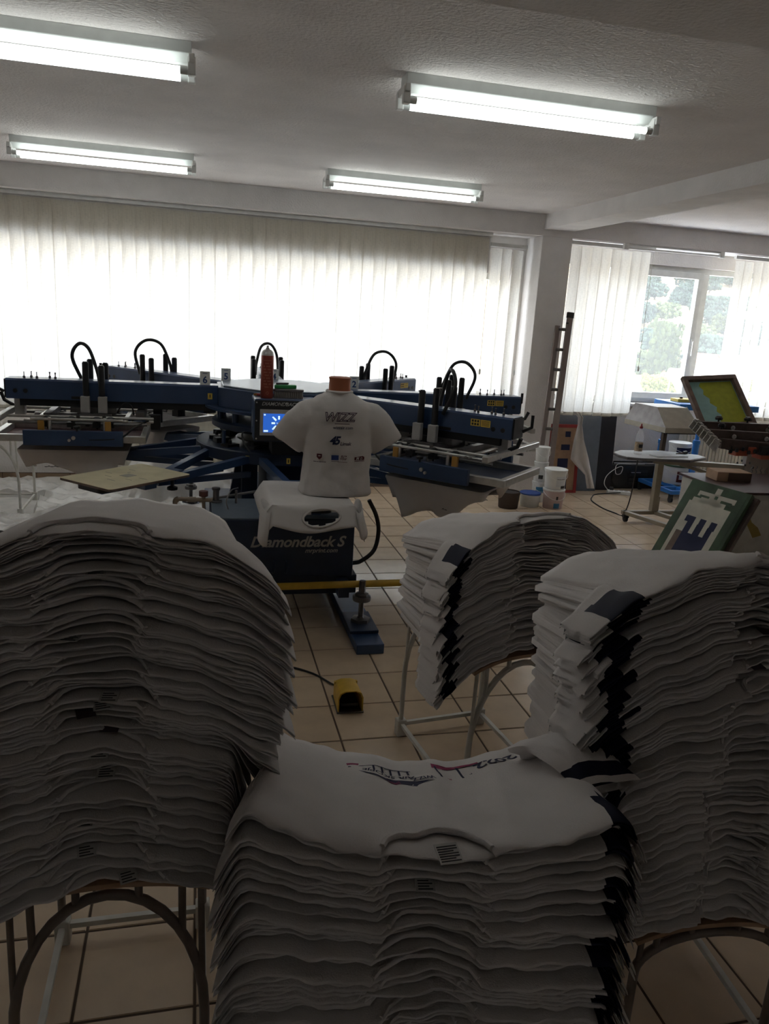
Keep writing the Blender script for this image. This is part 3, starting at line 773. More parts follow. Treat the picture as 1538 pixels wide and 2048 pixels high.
class Tee:
    """one flat-lying t-shirt: chest up, collar towards -y, draped by a slope profile over the pile"""
    def __init__(s, P, k, n, seed, dz, hi=False):
        r = np.random.default_rng(seed); s.P = P; s.k = k; s.q = k / max(1, n - 1); s.r = r; s.dz = dz; s.hi = hi
        s.HL = P['Hs'] + r.uniform(-.028, .022); s.HR = P['Hs'] + r.uniform(-.028, .022)
        s.ph = np.random.default_rng(int(P['phase'] * 10)).uniform(0, 6.28, 12) + .22 * k + r.uniform(-.35, .35, 12); s.sc = min(1.0, dz / .013); s.dy = r.uniform(-.020, .020); s.c0 = r.uniform(-.022, .022)
        s.nd = r.uniform(.05, .095); s.nw = r.uniform(.082, .10)
        grid = np.linspace(-.5, .5, 1001); th = np.array([P['theta'](v, s.q) for v in grid])
        dx = np.cos(th) * .001; dzz = -np.sin(th) * np.sign(grid) * .001
        s.gx = np.concatenate([[0], np.cumsum(dx[:-1])]); s.gz = np.concatenate([[0], np.cumsum(dzz[:-1])])
        s.gx -= s.gx[500]; s.gz -= s.gz[500]; s.g = grid; s.th = th
        s.sl_l, s.sl_r = r.uniform(-.6, .6, 2); s.sr = r.uniform(.35, .65); s.Bw = P.get('Bw', .255) + r.uniform(-.020, .012); s.nb = r.uniform(.012, .05); s.L = P.get('L', .60) + r.uniform(-.035, .02)
        if hi: s.nd, s.nw, s.nb, s.dy, s.c0 = .088, .098, .004, -.016, .0
    def yn(s, u, j):
        a = np.abs(u)
        y = .06 * np.maximum(0, a - .10) + s.dy + (.006 if j == 0 else 0)
        y = y + .009 * np.sin(7 * u + s.ph[9]) + .005 * np.sin(23 * u + s.ph[0] + j) + .003 * np.sin(51 * u + s.ph[1] + 2 * j) + .0025 * np.sin(97 * u + s.ph[2] - j)
        w = np.clip(1 - ((u - s.c0) / s.nw) ** 2, 0, 1)
        y = y + (s.nd if j == 1 else s.nb) * np.sqrt(w)
        # sleeve edge leans: random skew of the sleeve end
        y = y + np.where(u > 0, s.sl_r, s.sl_l) * .10 * np.maximum(0, a - s.Bw - .01)
        return y
    def length(s, u):
        a = np.abs(u)
        return s.L - (s.L - .20) * smoothstep((a - s.Bw) / .02) - .03 * smoothstep((a - s.Bw - .025) / .12)
    def zc(s, u, y, j):
        k, p = s.k, s.P['phase']
        z = s.P['amp'] * (.006 * np.sin(8 * u + .10 * k + p) + .0045 * np.sin(19 * u + .16 * k + 2 * p) + .0022 * np.sin(44 * u + .33 * k + 3 * p))
        z = z + s.sc * (.0022 * np.sin(17 * u + s.ph[3] + 7 * y) + .0013 * np.sin(41 * u + s.ph[4] - 9 * y) + .0005 * np.sin(120 * u + s.ph[8] + 11 * y))
        b = np.exp(-((u - s.c0) / .12) ** 2)
        z = z + b * np.exp(-y / .10) * s.sc * (.0016 * np.sin(60 * u + s.ph[5]) + .0016 * np.sin(31 * u + s.ph[6]))
        z = z - .007 * np.exp(-np.maximum(0, y - .06 * np.maximum(0, np.abs(u) - .10)) / .022)
        z = z - s.P['tilt'] * s.q * np.clip(y, 0, 1)
        a = np.abs(u); z = z + .005 * s.sc * np.sin(26 * y + s.ph[7]) * smoothstep((a - .24) / .1) * .6
        if s.hi: z = z + s.P.get('wr', 1) * (.0035 * np.sin(38 * u + 17 * y + s.ph[9]) * np.sin(21 * y - 9 * u + s.ph[10]) + .002 * np.sin(70 * u - 40 * y + s.ph[11]) * np.sin(25 * u + 30 * y))
        return z
    def pos(s, u, y, j, zr=.5):
        """world-local position on slab j (1 = chest fabric, 0 = back fabric); zr is the height within the slab"""
        u = np.asarray(u, float); y = np.asarray(y, float)
        x = np.interp(u, s.g, s.gx); z = np.interp(u, s.g, s.gz)
        t = s.dz * (s.sr if j == 0 else 1 - s.sr)
        z = z + s.zc(u, y, j) + (-s.dz / 2 + t / 2 if j == 0 else s.dz / 2 - t / 2) + zr * t * .96
        return np.stack([x, y, z], -1)
    def mesh(s, name='t_shirt'):
        P = s.P; pe = []
        ps = P.get('patch', 0)
        if ps:
            hh = s.HR if ps > 0 else s.HL
            s.pa, s.pb = hh - P['p0'] + s.r.uniform(-.012, .012), hh - P['p1'] + s.r.uniform(-.01, .01)
            pe = [ps * s.pa, ps * s.pb]
        S_ = np.unique(np.round(np.concatenate([np.linspace(-s.HL, s.HR, 161 if s.hi else 61), pe, [-s.Bw - .02, -s.Bw, s.Bw, s.Bw + .02]]), 4))
        ya = np.array([.05, .016, .0045, 0, .0045, .016, .05]); za = np.array([-.5, -.47, -.3, 0, .3, .47, .5])
        fr = np.array([.04, .09, .15, .21, .28, .35, .42, .5, .58, .66, .74, .82, .9, 1.0, 1.0]) if s.hi else np.array([.16, .38, .62, .85, 1.0, 1.0])
        V = []; F = []; MI = []; off = 0
        for j in (0, 1):
            yn = s.yn(S_, j); Lr = s.length(S_)
            Y = np.concatenate([np.repeat(yn[:, None], len(ya), 1) + ya[None], yn[:, None] + .05 + (np.maximum(Lr - yn, .09) - .05)[:, None] * fr[None]], 1)
            Z = np.concatenate([za, np.full(len(fr) - 1, .5), [-.5]])
            U = np.repeat(S_[:, None], Y.shape[1], 1)
            p = np.stack([np.zeros_like(U)] * 3, -1)
            for c in range(Y.shape[1]): p[:, c] = s.pos(U[:, c], Y[:, c], j, Z[c])
            if j == 1:   # collar rib: slightly raised band round the opening
                w = np.clip(1 - ((U - s.c0) / (s.nw + .02)) ** 2, 0, 1) > .02
                d = Y - yn[:, None]; p[..., 2] += np.where(w & (d < .02), .0016, 0)
            nu, nv = U.shape
            V.append(p.reshape(-1, 3))
            i0 = (np.arange(nu - 1)[:, None] * nv + np.arange(nv - 1)[None]).ravel() + off
            F.append(np.stack([i0, i0 + nv, i0 + nv + 1, i0 + 1], 1))
            mi = np.zeros((nu - 1, nv - 1), int)
            if ps:
                um = (U[:-1, :-1] + U[1:, 1:]) / 2 * ps; dm = (Y - yn[:, None]); dm = (dm[:-1, :-1] + dm[1:, 1:]) / 2
                sel = (um > s.pa) & (um < s.pb) & (dm < P['pd']); mi[sel] = 1
            MI.append(mi.ravel()); off += nu * nv
        V = np.concatenate(V); F = np.concatenate(F); MI = np.concatenate(MI)
        me = bpy.data.meshes.new(name)
        me.vertices.add(len(V)); me.vertices.foreach_set('co', V.ravel().astype(np.float32))
        me.loops.add(len(F) * 4); me.loops.foreach_set('vertex_index', F.ravel().astype(np.int32))
        me.polygons.add(len(F)); me.polygons.foreach_set('loop_start', np.arange(0, len(F) * 4, 4, dtype=np.int32))
        me.polygons.foreach_set('use_smooth', np.ones(len(F), bool)); 
        me.materials.append(K['tee']); me.materials.append(K[P.get('pmat', 'navy')])
        me.polygons.foreach_set('material_index', MI.astype(np.int32))
        me.update(calc_edges=True)
        return me

def pile(P, n, loc, rz, z0, z1, label, toplabel, group, seed, tag_p=.25, top_hi=True, jitter=.0012):
    r = random.Random(seed); w_ = [math.exp(r.gauss(0, .30)) for _ in range(n)]; tot = sum(w_); z = z0; out = []
    for k in range(n):
        dz = (z1 - z0) * w_[k] / tot
        te = Tee(P, k, n, seed * 1000 + k, dz, hi=(top_hi and k == n - 1))
        o = bpy.data.objects.new('t_shirt', te.mesh()); C.objects.link(o)
        c, s = math.cos(rz), math.sin(rz); jx, jy = r.uniform(-jitter, jitter), r.uniform(-jitter, jitter)
        lean = P.get('lean', 0) * k / n
        o.location = (loc[0] + c * (jx + lean) - s * jy, loc[1] + s * (jx + lean) + c * jy, z + dz / 2); o.rotation_euler = (0, 0, rz + r.uniform(-.0025, .0025))
        tag(o, toplabel if k == n - 1 else label, 't-shirt', group)
        out.append((o, te))
        cu_ = np.linspace(te.c0 - te.nw * .985, te.c0 + te.nw * .985, 25 if te.hi else 15); cp_ = te.pos(cu_, te.yn(cu_, 1) + .004, 1, .42)
        MB().tube([Vector(v.tolist()) for v in cp_], .0060 if te.hi else min(.0055, .35 * dz + .001), 6).build('collar', 'tee', o, smooth=60)
        if r.random() < tag_p and k < n - 1:
            u = te.c0 + r.uniform(-.03, .03); y = float(te.yn(np.array(u), 0)); p = te.pos(u, y + .004, 0, .6)
            tg = MB(); X = Matrix.Translation(Vector(p.tolist())) @ Matrix.Rotation(r.uniform(-.3, .3), 4, 'Z') @ Matrix.Rotation(r.uniform(-.05, .25), 4, 'X')
            tg.bx(-.017, .017, -.014, .016, 0, .0012, 0, X); dk = r.random() > .6; o['label'] = label.replace('white t-shirt with navy sleeve square', 'navy-squared t-shirt showing its care tag').replace('plain white t-shirt', 'plain white t-shirt showing its care tag')
            for i in range(0 if dk else 4): tg.bx(-.013, .013 - .006 * (i % 2), -.011 + i * .0065, -.0085 + i * .0065, .0013, .0016, 1, X)
            tg.build('care_tag', ['tagdark', 'tagtext'] if dk else ['tag', 'tagtext'], o)
        z += dz
    return out

def arch_theta(top, bot, e=1.15, half=.40, side=0, u0=.22, hang=80, qm=.62):
    """slope of the drape; on one side the sleeves of the lower shirts hang straight down beside the next pile"""
    def f(u, q):
        m = bot + (top - bot) * q; b_ = math.radians(m) * min(1.25, abs(u) / half) ** e
        if side and side * u > u0 and q < qm:
            w_ = min(1, (qm - q) / .16); t_ = min(1, (side * u - u0) / .06); t_ = t_ * t_ * (3 - 2 * t_) * w_ * w_ * (3 - 2 * w_)
            b_ = max(b_, b_ * (1 - t_) + math.radians(hang) * t_)
        return b_
    return f

GR = 'white t-shirts stacked in piles'
# left pile
PL = dict(Hs=.39, theta=arch_theta(54, 38, side=1, u0=.215, qm=.52), phase=.6, amp=1.0, tilt=.17, wr=.6)
bench('shaded bench with arched legs under the tallest shirt pile', (-.175, 1.38, 0), 0, True, L=.55, fall=profile(PL['theta']))
PLs = pile(PL, 52, (-.175, 1.34), .0, .645, 1.385, 'plain white t-shirt in the tallest pile, arched over the shaded bench', 'plain white t-shirt topping the tallest arched pile before the bare pallet', GR, 3, .30)
# middle pile (beyond the foot pedal), navy squares on the sleeves
PM = dict(Hs=.415, theta=arch_theta(60, 62, 1.2), phase=2.1, amp=.9, tilt=.26, patch=-1, p0=.105, p1=.045, pd=.12)
bench('white metal bench under the shirt pile beside the foot pedal', (1.12, 2.30, 0), .13, fall=profile(PM['theta']))
PMs = pile(PM, 46, (1.12, 2.26), .13, .645, 1.15, 'white t-shirt with navy sleeve square in the pile beside the foot pedal', 'white t-shirt topping the pile beside the foot pedal', GR, 5, .12)
# right pile, next to the camera
PR = dict(Hs=.47, Bw=.33, theta=arch_theta(46, 62, 1.25, .45, side=-1, u0=.29, qm=.66), phase=4.0, amp=1.2, tilt=.30, patch=-1, p0=.125, p1=.055, pd=.13)
bench('metal bench with arched legs under the big shirt pile before the green screen', (1.20, 1.29, 0), -.08, True, L=.55, H=.38, fall=profile(PR['theta']))
PRs = pile(PR, 58, (1.195, 1.25), -.08, .43, 1.335, 'white t-shirt with navy sleeve square in the big pile beside the leaning green screen', 'white t-shirt topping the big pile before the leaning green screen', GR, 8, .15)
# centre pile: sags in the middle, sleeves hang down the sides
def sag_theta(u, q):
    a = abs(u); s_ = q ** 5
    if a < .31: return math.radians(-24 * s_ * (a / .31) ** .8 + 2 * (1 - s_) * a / .31)
    t_ = min(1, (a - .31) / .05); t_ = t_ * t_ * (3 - 2 * t_)
    return math.radians((-24 * s_ + 2 * (1 - s_)) * (1 - t_) + (62 if u < 0 else 60) * t_)
PCn = dict(Hs=.435, Bw=.325, L=.55, theta=sag_theta, phase=5.2, amp=.8, tilt=.33, patch=1, p0=.105, p1=.045, pd=.13, wr=1.2)
bench('metal bench under the sagging shirt pile in the middle', (.41, 1.11, 0), -.19, True, L=.48, H=.36, fall=profile(sag_theta))
PCs = pile(PCn, 30, (.40, 1.07), -.19, .405, .875, 'white t-shirt with navy sleeve square in the sagging pile between the two arched piles', 'white t-shirt with upside-down 2022 print topping the sagging pile', GR, 13, .22, jitter=.0012)

# print and care label on the shirt that tops the sagging pile
o_top, te = PCs[-1]
def on_top(x, y):      # print coordinates: x to the reader's right, y up, reader faces the collar from the hem
    p = te.pos(-x, y, 1, .5); return Vector((float(p[0]), float(p[1]), float(p[2]) + .0012))
def chest(ox, oy, rot=0):
    c, s = math.cos(rot), math.sin(rot)
    return lambda x, y: on_top(ox + c * x - s * y, oy - (s * x + c * y))
def fine(mb_, poly, fn, m=0, n=6):     # fill a print polygon as a fan of short strips
    pts = []
    for i in range(len(poly)):
        a, b = Vector(poly[i]), Vector(poly[(i + 1) % len(poly)])
        for j in range(n): pts.append(a.lerp(b, j / n))
    c = sum((Vector(p) for p in poly), Vector((0, 0))) / len(poly)
    ring = pts; o = len(mb_.v); R_ = 4
    for r_ in range(1, R_ + 1):
        for p in ring: q_ = c.lerp(p, r_ / R_); mb_.v.append(tuple(fn(q_.x, q_.y)))
    mb_.v.append(tuple(fn(c.x, c.y))); ci = len(mb_.v) - 1; N_ = len(ring)
    for i in range(N_):
        mb_.f.append((ci, o + i, o + (i + 1) % N_)); mb_.m.append(m)
        for r_ in range(R_ - 1):
            a = o + r_ * N_; mb_.f.append((a + i, a + N_ + i, a + N_ + (i + 1) % N_, a + (i + 1) % N_)); mb_.m.append(m)
K['pink'] = mat('print_magenta', (.32, .03, .11), .8); K['pnavy'] = mat('print_navy', (.02, .02, .07), .8)
pr = MB()
F1 = chest(.065, .43, .04)
for i, a in enumerate((-.055, -.035, -.015, .005, .025)): fine(pr, [(a, -.014), (a + .005, -.014), (a + .005, .016), (a, .016)], F1, 0, 3)
fine(pr, [(-.06, -.018), (.05, -.018), (.05, -.014), (-.06, -.014)], F1, 0, 8); fine(pr, [(.05, -.018), (.085, -.014), (.085, -.008), (.05, -.012)], F1, 0, 3); fine(pr, [(.08, -.014), (.087, -.014), (.087, .004), (.08, .004)], F1, 0, 3)
fine(pr, [(.06, -.034), (.09, -.034), (.088, -.018), (.062, -.020)], F1, 1, 4)
text_mb('AIR SKOPJE', .024, chest(.06, .405, -.10), .0, .0004, 0, pr); text_mb('WIZZ', .022, chest(-.02, .395, .32), .0, .0004, 0, pr)
fine(pr, [(-.05, 0), (.04, -.004), (.085, -.018), (.04, .012), (.0, .022), (-.045, .034), (-.05, .02), (-.09, -.008)], chest(.045, .375, 0), 0, 5)
fine(pr, [(-.012, -.004), (.014, -.012), (.018, .012), (-.004, .028), (-.016, .02)], chest(.05, .372, 0), 1, 4)
for a in (-.06, -.11): 
    fine(pr, [(a, -.05), (a + .005, -.05), (a - .004, .03), (a - .009, .03)], chest(0, .45, 0), 0, 5)
fine(pr, [(-.05, -.02), (-.16, -.012), (-.16, -.02), (-.05, -.045)], chest(0, .47, 0), 1, 6)
text_mb('R', .014, chest(-.085, .42, .1), 0, .0003, 1, pr); text_mb('R', .014, chest(-.135, .44, .15), 0, .0003, 0, pr)
text_mb('2022', .052, chest(-.20, .475, .22), .0, .0012, 0, pr)
sl = MB(); ns = 22
base = [Vector(te.pos(.285, .47, 1, .5).tolist()), Vector(te.pos(.315, .39, 1, .5).tolist()), Vector(te.pos(.345, .30, 1, .5).tolist()), Vector(te.pos(.37, .23, 1, .5).tolist())]
sp_ = spline([base[0] + Vector((0, 0, .012)), base[1] + Vector((0, 0, .030)), base[2] + Vector((.005, 0, .034)), base[3] + Vector((.015, -.01, .020))], 5)
for i_, p_ in enumerate(sp_):
    v = i_ / (len(sp_) - 1); d_ = (sp_[min(i_ + 1, len(sp_) - 1)] - sp_[max(i_ - 1, 0)]).normalized(); sd = d_.cross(Vector((0, 0, 1))).normalized(); up_ = sd.cross(d_)
    for j_ in range(ns):
        a = 2 * PI * j_ / ns; w_ = 1 + .16 * math.sin(3 * a + 5 * v) + .10 * math.sin(5 * a - 7 * v + 1)
        sl.v.append(tuple(p_ + sd * (math.cos(a) * .066 * (.80 + .35 * v) * w_) + up_ * (math.sin(a) * .022 * w_ * (1.1 - .3 * v))))
for i_ in range(len(sp_) - 1):
    for j_ in range(ns): sl.f.append((i_ * ns + j_, i_ * ns + (j_ + 1) % ns, (i_ + 1) * ns + (j_ + 1) % ns, (i_ + 1) * ns + j_)); sl.m.append(1 if i_ in (len(sp_) - 4, len(sp_) - 3) else 0)
sl.f.append(tuple(range(ns))[::-1]); sl.m.append(0)
sl.build('sleeve', ['tee', 'navy'], o_top, smooth=70)
pr.build('chest_print', ['pnavy', 'pink'], o_top)
ct = MB(); u0 = te.c0 + .02; p = te.pos(u0, float(te.yn(np.array(u0), 0)) + .018, 0, .55)
X = Matrix.Translation(Vector(p.tolist()) + Vector((0, 0, .004))) @ Matrix.Rotation(.22, 4, 'Z') @ Matrix.Rotation(.15, 4, 'X')
ct.bx(-.021, .021, -.022, .022, 0, .0012, 0, X)
for i in range(7): ct.bx(-.018, .018 - .008 * (i % 3 == 1), -.018 + i * .0052, -.0155 + i * .0052, .0013, .0016, 1, X)
ct.build('care_tag', ['tag', 'tagtext'], o_top)

# ------------------------------------------------------------------ shirts drawn over pallets
def drape(label, ang, drop, flare, seed, r0=1.0, r1=1.66, hw=.235, skew=0.0, printed=True):
    """t-shirt pulled over a pallet: flat top, skirt hanging below its edge"""
    t_ = thing('t_shirt', label, 't-shirt', (PC.x, PC.y, PZ), math.radians(ang))
    R_ = np.random.default_rng(seed); ph = R_.uniform(0, 6.28, 8)
    per = rrect(r0, r1, -hw, hw, .03, 5); cx, cy = (r0 + r1) / 2, 0
    pts = []
    for i in range(len(per)):
        a, b_ = per[i], per[(i + 1) % len(per)]; n_ = max(1, int(math.dist(a, b_) / .03))
        for j in range(n_): pts.append((a[0] + (b_[0] - a[0]) * j / n_, a[1] + (b_[1] - a[1]) * j / n_))
    N_ = len(pts); m_ = MB()
    rings = [(.0, .004), (.5, .004), (.93, .004), (1.0, .0035)]
    def skirt(v):     # v 0..1 down the skirt
        ring = []
        for i, (x, y) in enumerate(pts):
            s_ = i / N_ * 2 * PI; nx, ny = x - cx, y - cy; L_ = math.hypot(nx, ny)
            d = drop * (.85 + .18 * math.sin(3 * s_ + ph[0]) + .10 * math.sin(7 * s_ + ph[1]) + skew * (nx / .33))
            if x < r0 + .06 and abs(y) < .13: d = .010
            elif x < r0 + .06: d *= .55
            out = flare * v * (1 + .6 * math.sin(2 * s_ + ph[4])) + .012 * math.sin(9 * s_ + ph[2]) * v + .008 * math.sin(17 * s_ + ph[3]) * v
            ring.append((x + nx / L_ * (.004 + out), y + ny / L_ * (.004 + out), -.004 - d * v))
        return ring
    rows = [[(cx + (x - cx) * f, cy + (y - cy) * f, z) for x, y in pts] for f, z in rings] + [skirt(v) for v in (.03, .15, .3, .5, .7, .85, 1)]
    for rr in rows: m_.v += rr
    for a in range(len(rows) - 1):
        for i in range(N_): m_.f.append((a * N_ + i, a * N_ + (i + 1) % N_, (a + 1) * N_ + (i + 1) % N_, (a + 1) * N_ + i)); m_.m.append(0)
    m_.build('fabric', 'tee_in', t_, smooth=60, solid=.002)
    if printed:
        pk = MB()
        for sg in (-1, 1):
            for k_ in range(6):
                x = 1.40 + k_ * .018; pk.tube(spline([(x, sg * (hw + .012 + flare * .75), -drop * .72), (x + .008, sg * (hw + .013 + flare * .72), -drop * .68 - .006 * (k_ % 2)), (x + .015, sg * (hw + .013 + flare * .75), -drop * .72)], 3), .0022, 5)
        pk.build('hem_print', 'ink', t_)
    return t_
drape('white t-shirt on the pallet under the arm that carries card 6', 180, .15, -.045, 1, skew=-.1)
drape('white t-shirt on the pallet between the radiator and the arm that carries card 5', 135, .16, -.03, 2)
drape('white t-shirt hanging from the pallet under the arm with the black end valve', -45, .20, -.05, 3, skew=-.55)
drape('white t-shirt on the pallet under the arm pointing at the pillar', 0, .14, -.02, 4)

# shirt on the front pallet: collar hangs over the front edge, sleeves drop at the corners
fx, fy0 = .57, 3.70
t = thing('t_shirt', 'white t-shirt laid over the front pallet with its collar hanging over the edge', 't-shirt', (fx, 3.715, PZ))
def fz(x, y):
    # y: 0 at pallet front edge, + towards the hub; falls off beyond the edges
    ox = max(0, abs(x) - .212); oy = max(0, -y)
    z = .006 - ox * 1.6 - oy * 1.15 - 3 * oy * ox
    return z + .003 * math.sin(19 * x + 8 * y) * (1 if y > -.02 else 2)
fm = MB(); us = [i / 30 * .52 - .26 for i in range(31)]; vs_ = [-.10, -.085, -.07, -.055, -.04, -.03, -.02, -.01, 0, .01, .03, .08, .15, .25, .35, .45, .55]
o_ = 0
for u in us:
    for v in vs_:
        vv = v * (1 - .25 * (abs(u) / .26) ** 2) if v < 0 else v
        y_ = vv - .02 * math.cos(u * 9) * (v < 0)
        fm.v.append((u, y_ if v >= 0 else y_ * .75, fz(u, vv)))
nv = len(vs_)
for i in range(30):
    for j in range(nv - 1):
        uu, v2 = (us[i] + us[i + 1]) / 2, (vs_[j] + vs_[j + 1]) / 2
        if ((uu - .035) / .088) ** 2 + ((v2 + .048) / .030) ** 2 < 1: continue
        fm.f.append((i * nv + j, (i + 1) * nv + j, (i + 1) * nv + j + 1, i * nv + j + 1)); fm.m.append(0)
fm.build('fabric', 'tee_in', t, smooth=60, solid=.002)
rb = []
for i in range(33):
    a = 2 * PI * i / 32; u, v = .035 + .095 * math.cos(a), -.046 + .034 * math.sin(a); vv = v * (1 - .25 * (abs(u) / .26) ** 2)
    rb.append((u, (vv - .02 * math.cos(u * 9)) * .75 - .002, fz(u, vv) + .001))
MB().tube(rb, .006, 8).build('collar', 'tee_in', t, smooth=60)
for sg, dl in ((-1, .17), (1, .14)):
    sv = MB()
    prof = [(0, .075), (.25, .07), (.55, .062), (.8, .05), (1, .042)]
    for v, w_ in prof:
        cxx = sg * (.236 + .020 * v) ; cyy = .04 - .075 * v; cz = -.005 - dl * v - .01 * math.sin(v * 5)
        for i in range(14):
            a = 2 * PI * i / 14; sv.v.append((cxx + .020 * math.cos(a) + .01 * math.sin(a) * sg, cyy + w_ * math.sin(a), cz + .02 * math.sin(a)))
    for a_ in range(len(prof) - 1):
        for i in range(14): sv.f.append((a_ * 14 + i, a_ * 14 + (i + 1) % 14, (a_ + 1) * 14 + (i + 1) % 14, (a_ + 1) * 14 + i)); sv.m.append(0)
    sv.build('sleeve', 'tee_in', t, smooth=60, solid=.002)

# ------------------------------------------------------------------ mannequin and its shirt
MX, MY, MZ = .725, 4.00, PZ + .009
man = thing('mannequin', 'headless orange plastic torso standing on the front pallet', 'mannequin', (MX, MY, MZ))
SEC = [(0, .150, .095), (.1, .140, .088), (.22, .140, .085), (.33, .150, .085), (.42, .150, .075), (.465, .12, .066), (.495, .085, .06), (.52, .062, .056), (.545, .057, .055), (.60, .055, .054), (.612, .058, .056), (.616, .050, .048)]
def loft(sec, n=40, ex=2.4, ph=None, amp=0.0):
    m_ = MB()
    for z, a, b_ in sec:
        for i in range(n):
            t_ = 2 * PI * i / n; c, s = math.cos(t_), math.sin(t_)
            w_ = 1 + (amp * math.sin(5 * t_ + 9 * z) + amp * .6 * math.sin(11 * t_ - 14 * z) if amp else 0) * max(0, 1 - z / .5)
            m_.v.append((a * w_ * math.copysign(abs(c) ** (2 / ex), c), b_ * w_ * math.copysign(abs(s) ** (2 / ex), s), z))
    for k_ in range(len(sec) - 1):
        for i in range(n): m_.f.append((k_ * n + i, k_ * n + (i + 1) % n, (k_ + 1) * n + (i + 1) % n, (k_ + 1) * n + i)); m_.m.append(0)
    m_.f.append(tuple((len(sec) - 1) * n + i for i in range(n))); m_.m.append(0)
    return m_
loft(SEC, ex=2.1).build('torso', 'skin', man, smooth=50)
ws = thing('t_shirt', 'white t-shirt with airline and sponsor logos worn by the mannequin', 't-shirt', (MX, MY, MZ))
SH = [(.0, .196, .135), (.012, .198, .138), (.05, .190, .132), (.12, .182, .125), (.20, .180, .118), (.30, .180, .113), (.36, .176, .110), (.42, .172, .106), (.46, .165, .098), (.487, .150, .088), (.508, .122, .076), (.524, .092, .066), (.534, .072, .064), (.542, .066, .062)]
body = loft(SH, 56, 2.6, amp=.012); body.f.append(tuple(range(56))[::-1]); body.m.append(0)
for sg in (-1, 1):
    prof = [(.070, .400, .115, .075, .52, .85), (.140, .392, .108, .072, .62, .78), (.205, .352, .100, .064, .72, .69), (.252, .298, .092, .056, .80, .60), (.276, .262, .092, .054, .83, .55)]
    n_ = 28; o_ = len(body.v)
    for x, z, hw_, dp, ax_, az_ in prof:
        for i in range(n_):
            a = 2 * PI * i / n_; c, s = math.cos(a), math.sin(a); w_ = 1 + .05 * math.sin(3 * a + 14 * x)
            body.v.append((sg * (x + ax_ * hw_ * c * w_), dp * s * w_, z + az_ * hw_ * c * w_))
    for k_ in range(len(prof) - 1):
        for i in range(n_):
            q4 = (o_ + k_ * n_ + i, o_ + k_ * n_ + (i + 1) % n_, o_ + (k_ + 1) * n_ + (i + 1) % n_, o_ + (k_ + 1) * n_ + i); body.f.append(q4 if sg > 0 else q4[::-1]); body.m.append(0)
    for k_ in (0, len(prof) - 1):
        cap_ = tuple(o_ + k_ * n_ + i for i in range(n_)); body.f.append(cap_[::-1] if (k_ == 0) == (sg > 0) else cap_); body.m.append(0)
bo = body.build('body', 'tee_in', ws, smooth=True)
q_ = bo.modifiers.new('join', 'REMESH'); q_.mode = 'VOXEL'; q_.voxel_size = .0065; q_.use_smooth_shade = True
q_ = bo.modifiers.new('soften', 'SMOOTH'); q_.factor = .5; q_.iterations = 7
tx_ = bpy.data.textures.new('folds', 'CLOUDS'); tx_.noise_scale = .085; tx_.noise_depth = 1
q_ = bo.modifiers.new('folds', 'DISPLACE'); q_.texture = tx_; q_.strength = .011; q_.mid_level = .55; q_.texture_coords = 'LOCAL'
MB().tube([(.066 * math.cos(a * PI / 16), .062 * math.sin(a * PI / 16), .541) for a in range(33)], .007, 8).build('collar', 'tee_in', ws, smooth=60)
zs = np.array([q_[0] for q_ in SH]); aa = np.array([q_[1] for q_ in SH]); bb = np.array([q_[2] for q_ in SH])
def back(x, z):
    a, b_ = np.interp(z, zs, aa), np.interp(z, zs, bb)
    t_ = max(0, 1 - (abs(x) / a) ** 2.6) ** (1 / 2.6)
    return Vector((x, -b_ * t_ * 1.012 - .0050, z))
K['plum'] = mat('print_plum', (.045, .015, .04), .8); K['lnavy'] = mat('print_dark_navy', (.015, .02, .07), .8); K['flag'] = mat('flag_blue', (.03, .06, .24), .7); K['wine'] = mat('print_wine', (.10, .015, .02), .8)
def bk(ox, oz, sx=1.0, up=0.0): return lambda x, y: back(ox + x * sx, oz + y) + Vector((0, -up, 0))
lg = MB()
text_mb('WIZZ', .062, bk(-.015, .418), .28, .0026, 0, lg, space=1.0); text_mb('WIZZ', .062, bk(-.015, .418, 1, .0008), .28, -.0012, 4, lg, space=1.0)
lg.tube([tuple(bk(-.015, .418)(x, -.032)) for x in (-.022, 0, .03, .055)], .0016, 5, 0)
text_mb('wizzair.com', .022, bk(.007, .366), 0, .0002, 1, lg)
text_mb('45', .058, bk(-.035, .298), .25, .0022, 1, lg, space=.82); text_mb('Limak', .024, bk(.022, .283), .25, .0006, 0, lg)
def poly(pts, fn, m): lg.add([fn(x, y) for x, y in pts], [tuple(range(len(pts)))], m)
# crest, flag, arrows, company sign
B0 = bk(-.110, .212); poly([(-.013, .016), (.013, .016), (.013, -.002), (0, -.014), (-.013, -.002)], B0, 3); poly([(-.006, .008), (.006, .008), (.006, .003), (-.006, .003)], bk(-.110, .212, 1, .0006), 4)
[poly([(x, -.0016), (x + w_, -.0016), (x + w_, .0016), (x, .0016)], bk(-.108, .187), 0) for x, w_ in ((-.030, .013), (-.0155, .009), (-.005, .016), (.0125, .008), (.022, .010))]
B1 = bk(-.030, .211); poly([(-.019, -.013), (.019, -.013), (.019, .013), (-.019, .013)], B1, 2)
text_mb('EU', .015, bk(.010, .217), .1, .0005, 3, lg); text_mb('YOU', .015, bk(.012, .204), .1, .0005, 3, lg)
poly([(.0, .013), (.008, .008), (.003, .002)], bk(.024, .211), 3); poly([(.0, -.013), (.008, -.004), (.002, -.002)], bk(.024, .211), 3)
poly([(-.019, -.001), (.019, -.001), (.019, .001), (-.019, .001)], bk(-.03, .192), 1); poly([(-.005, -.001), (.045, -.004), (.045, -.006), (-.005, -.003)], bk(-.01, .192), 3)
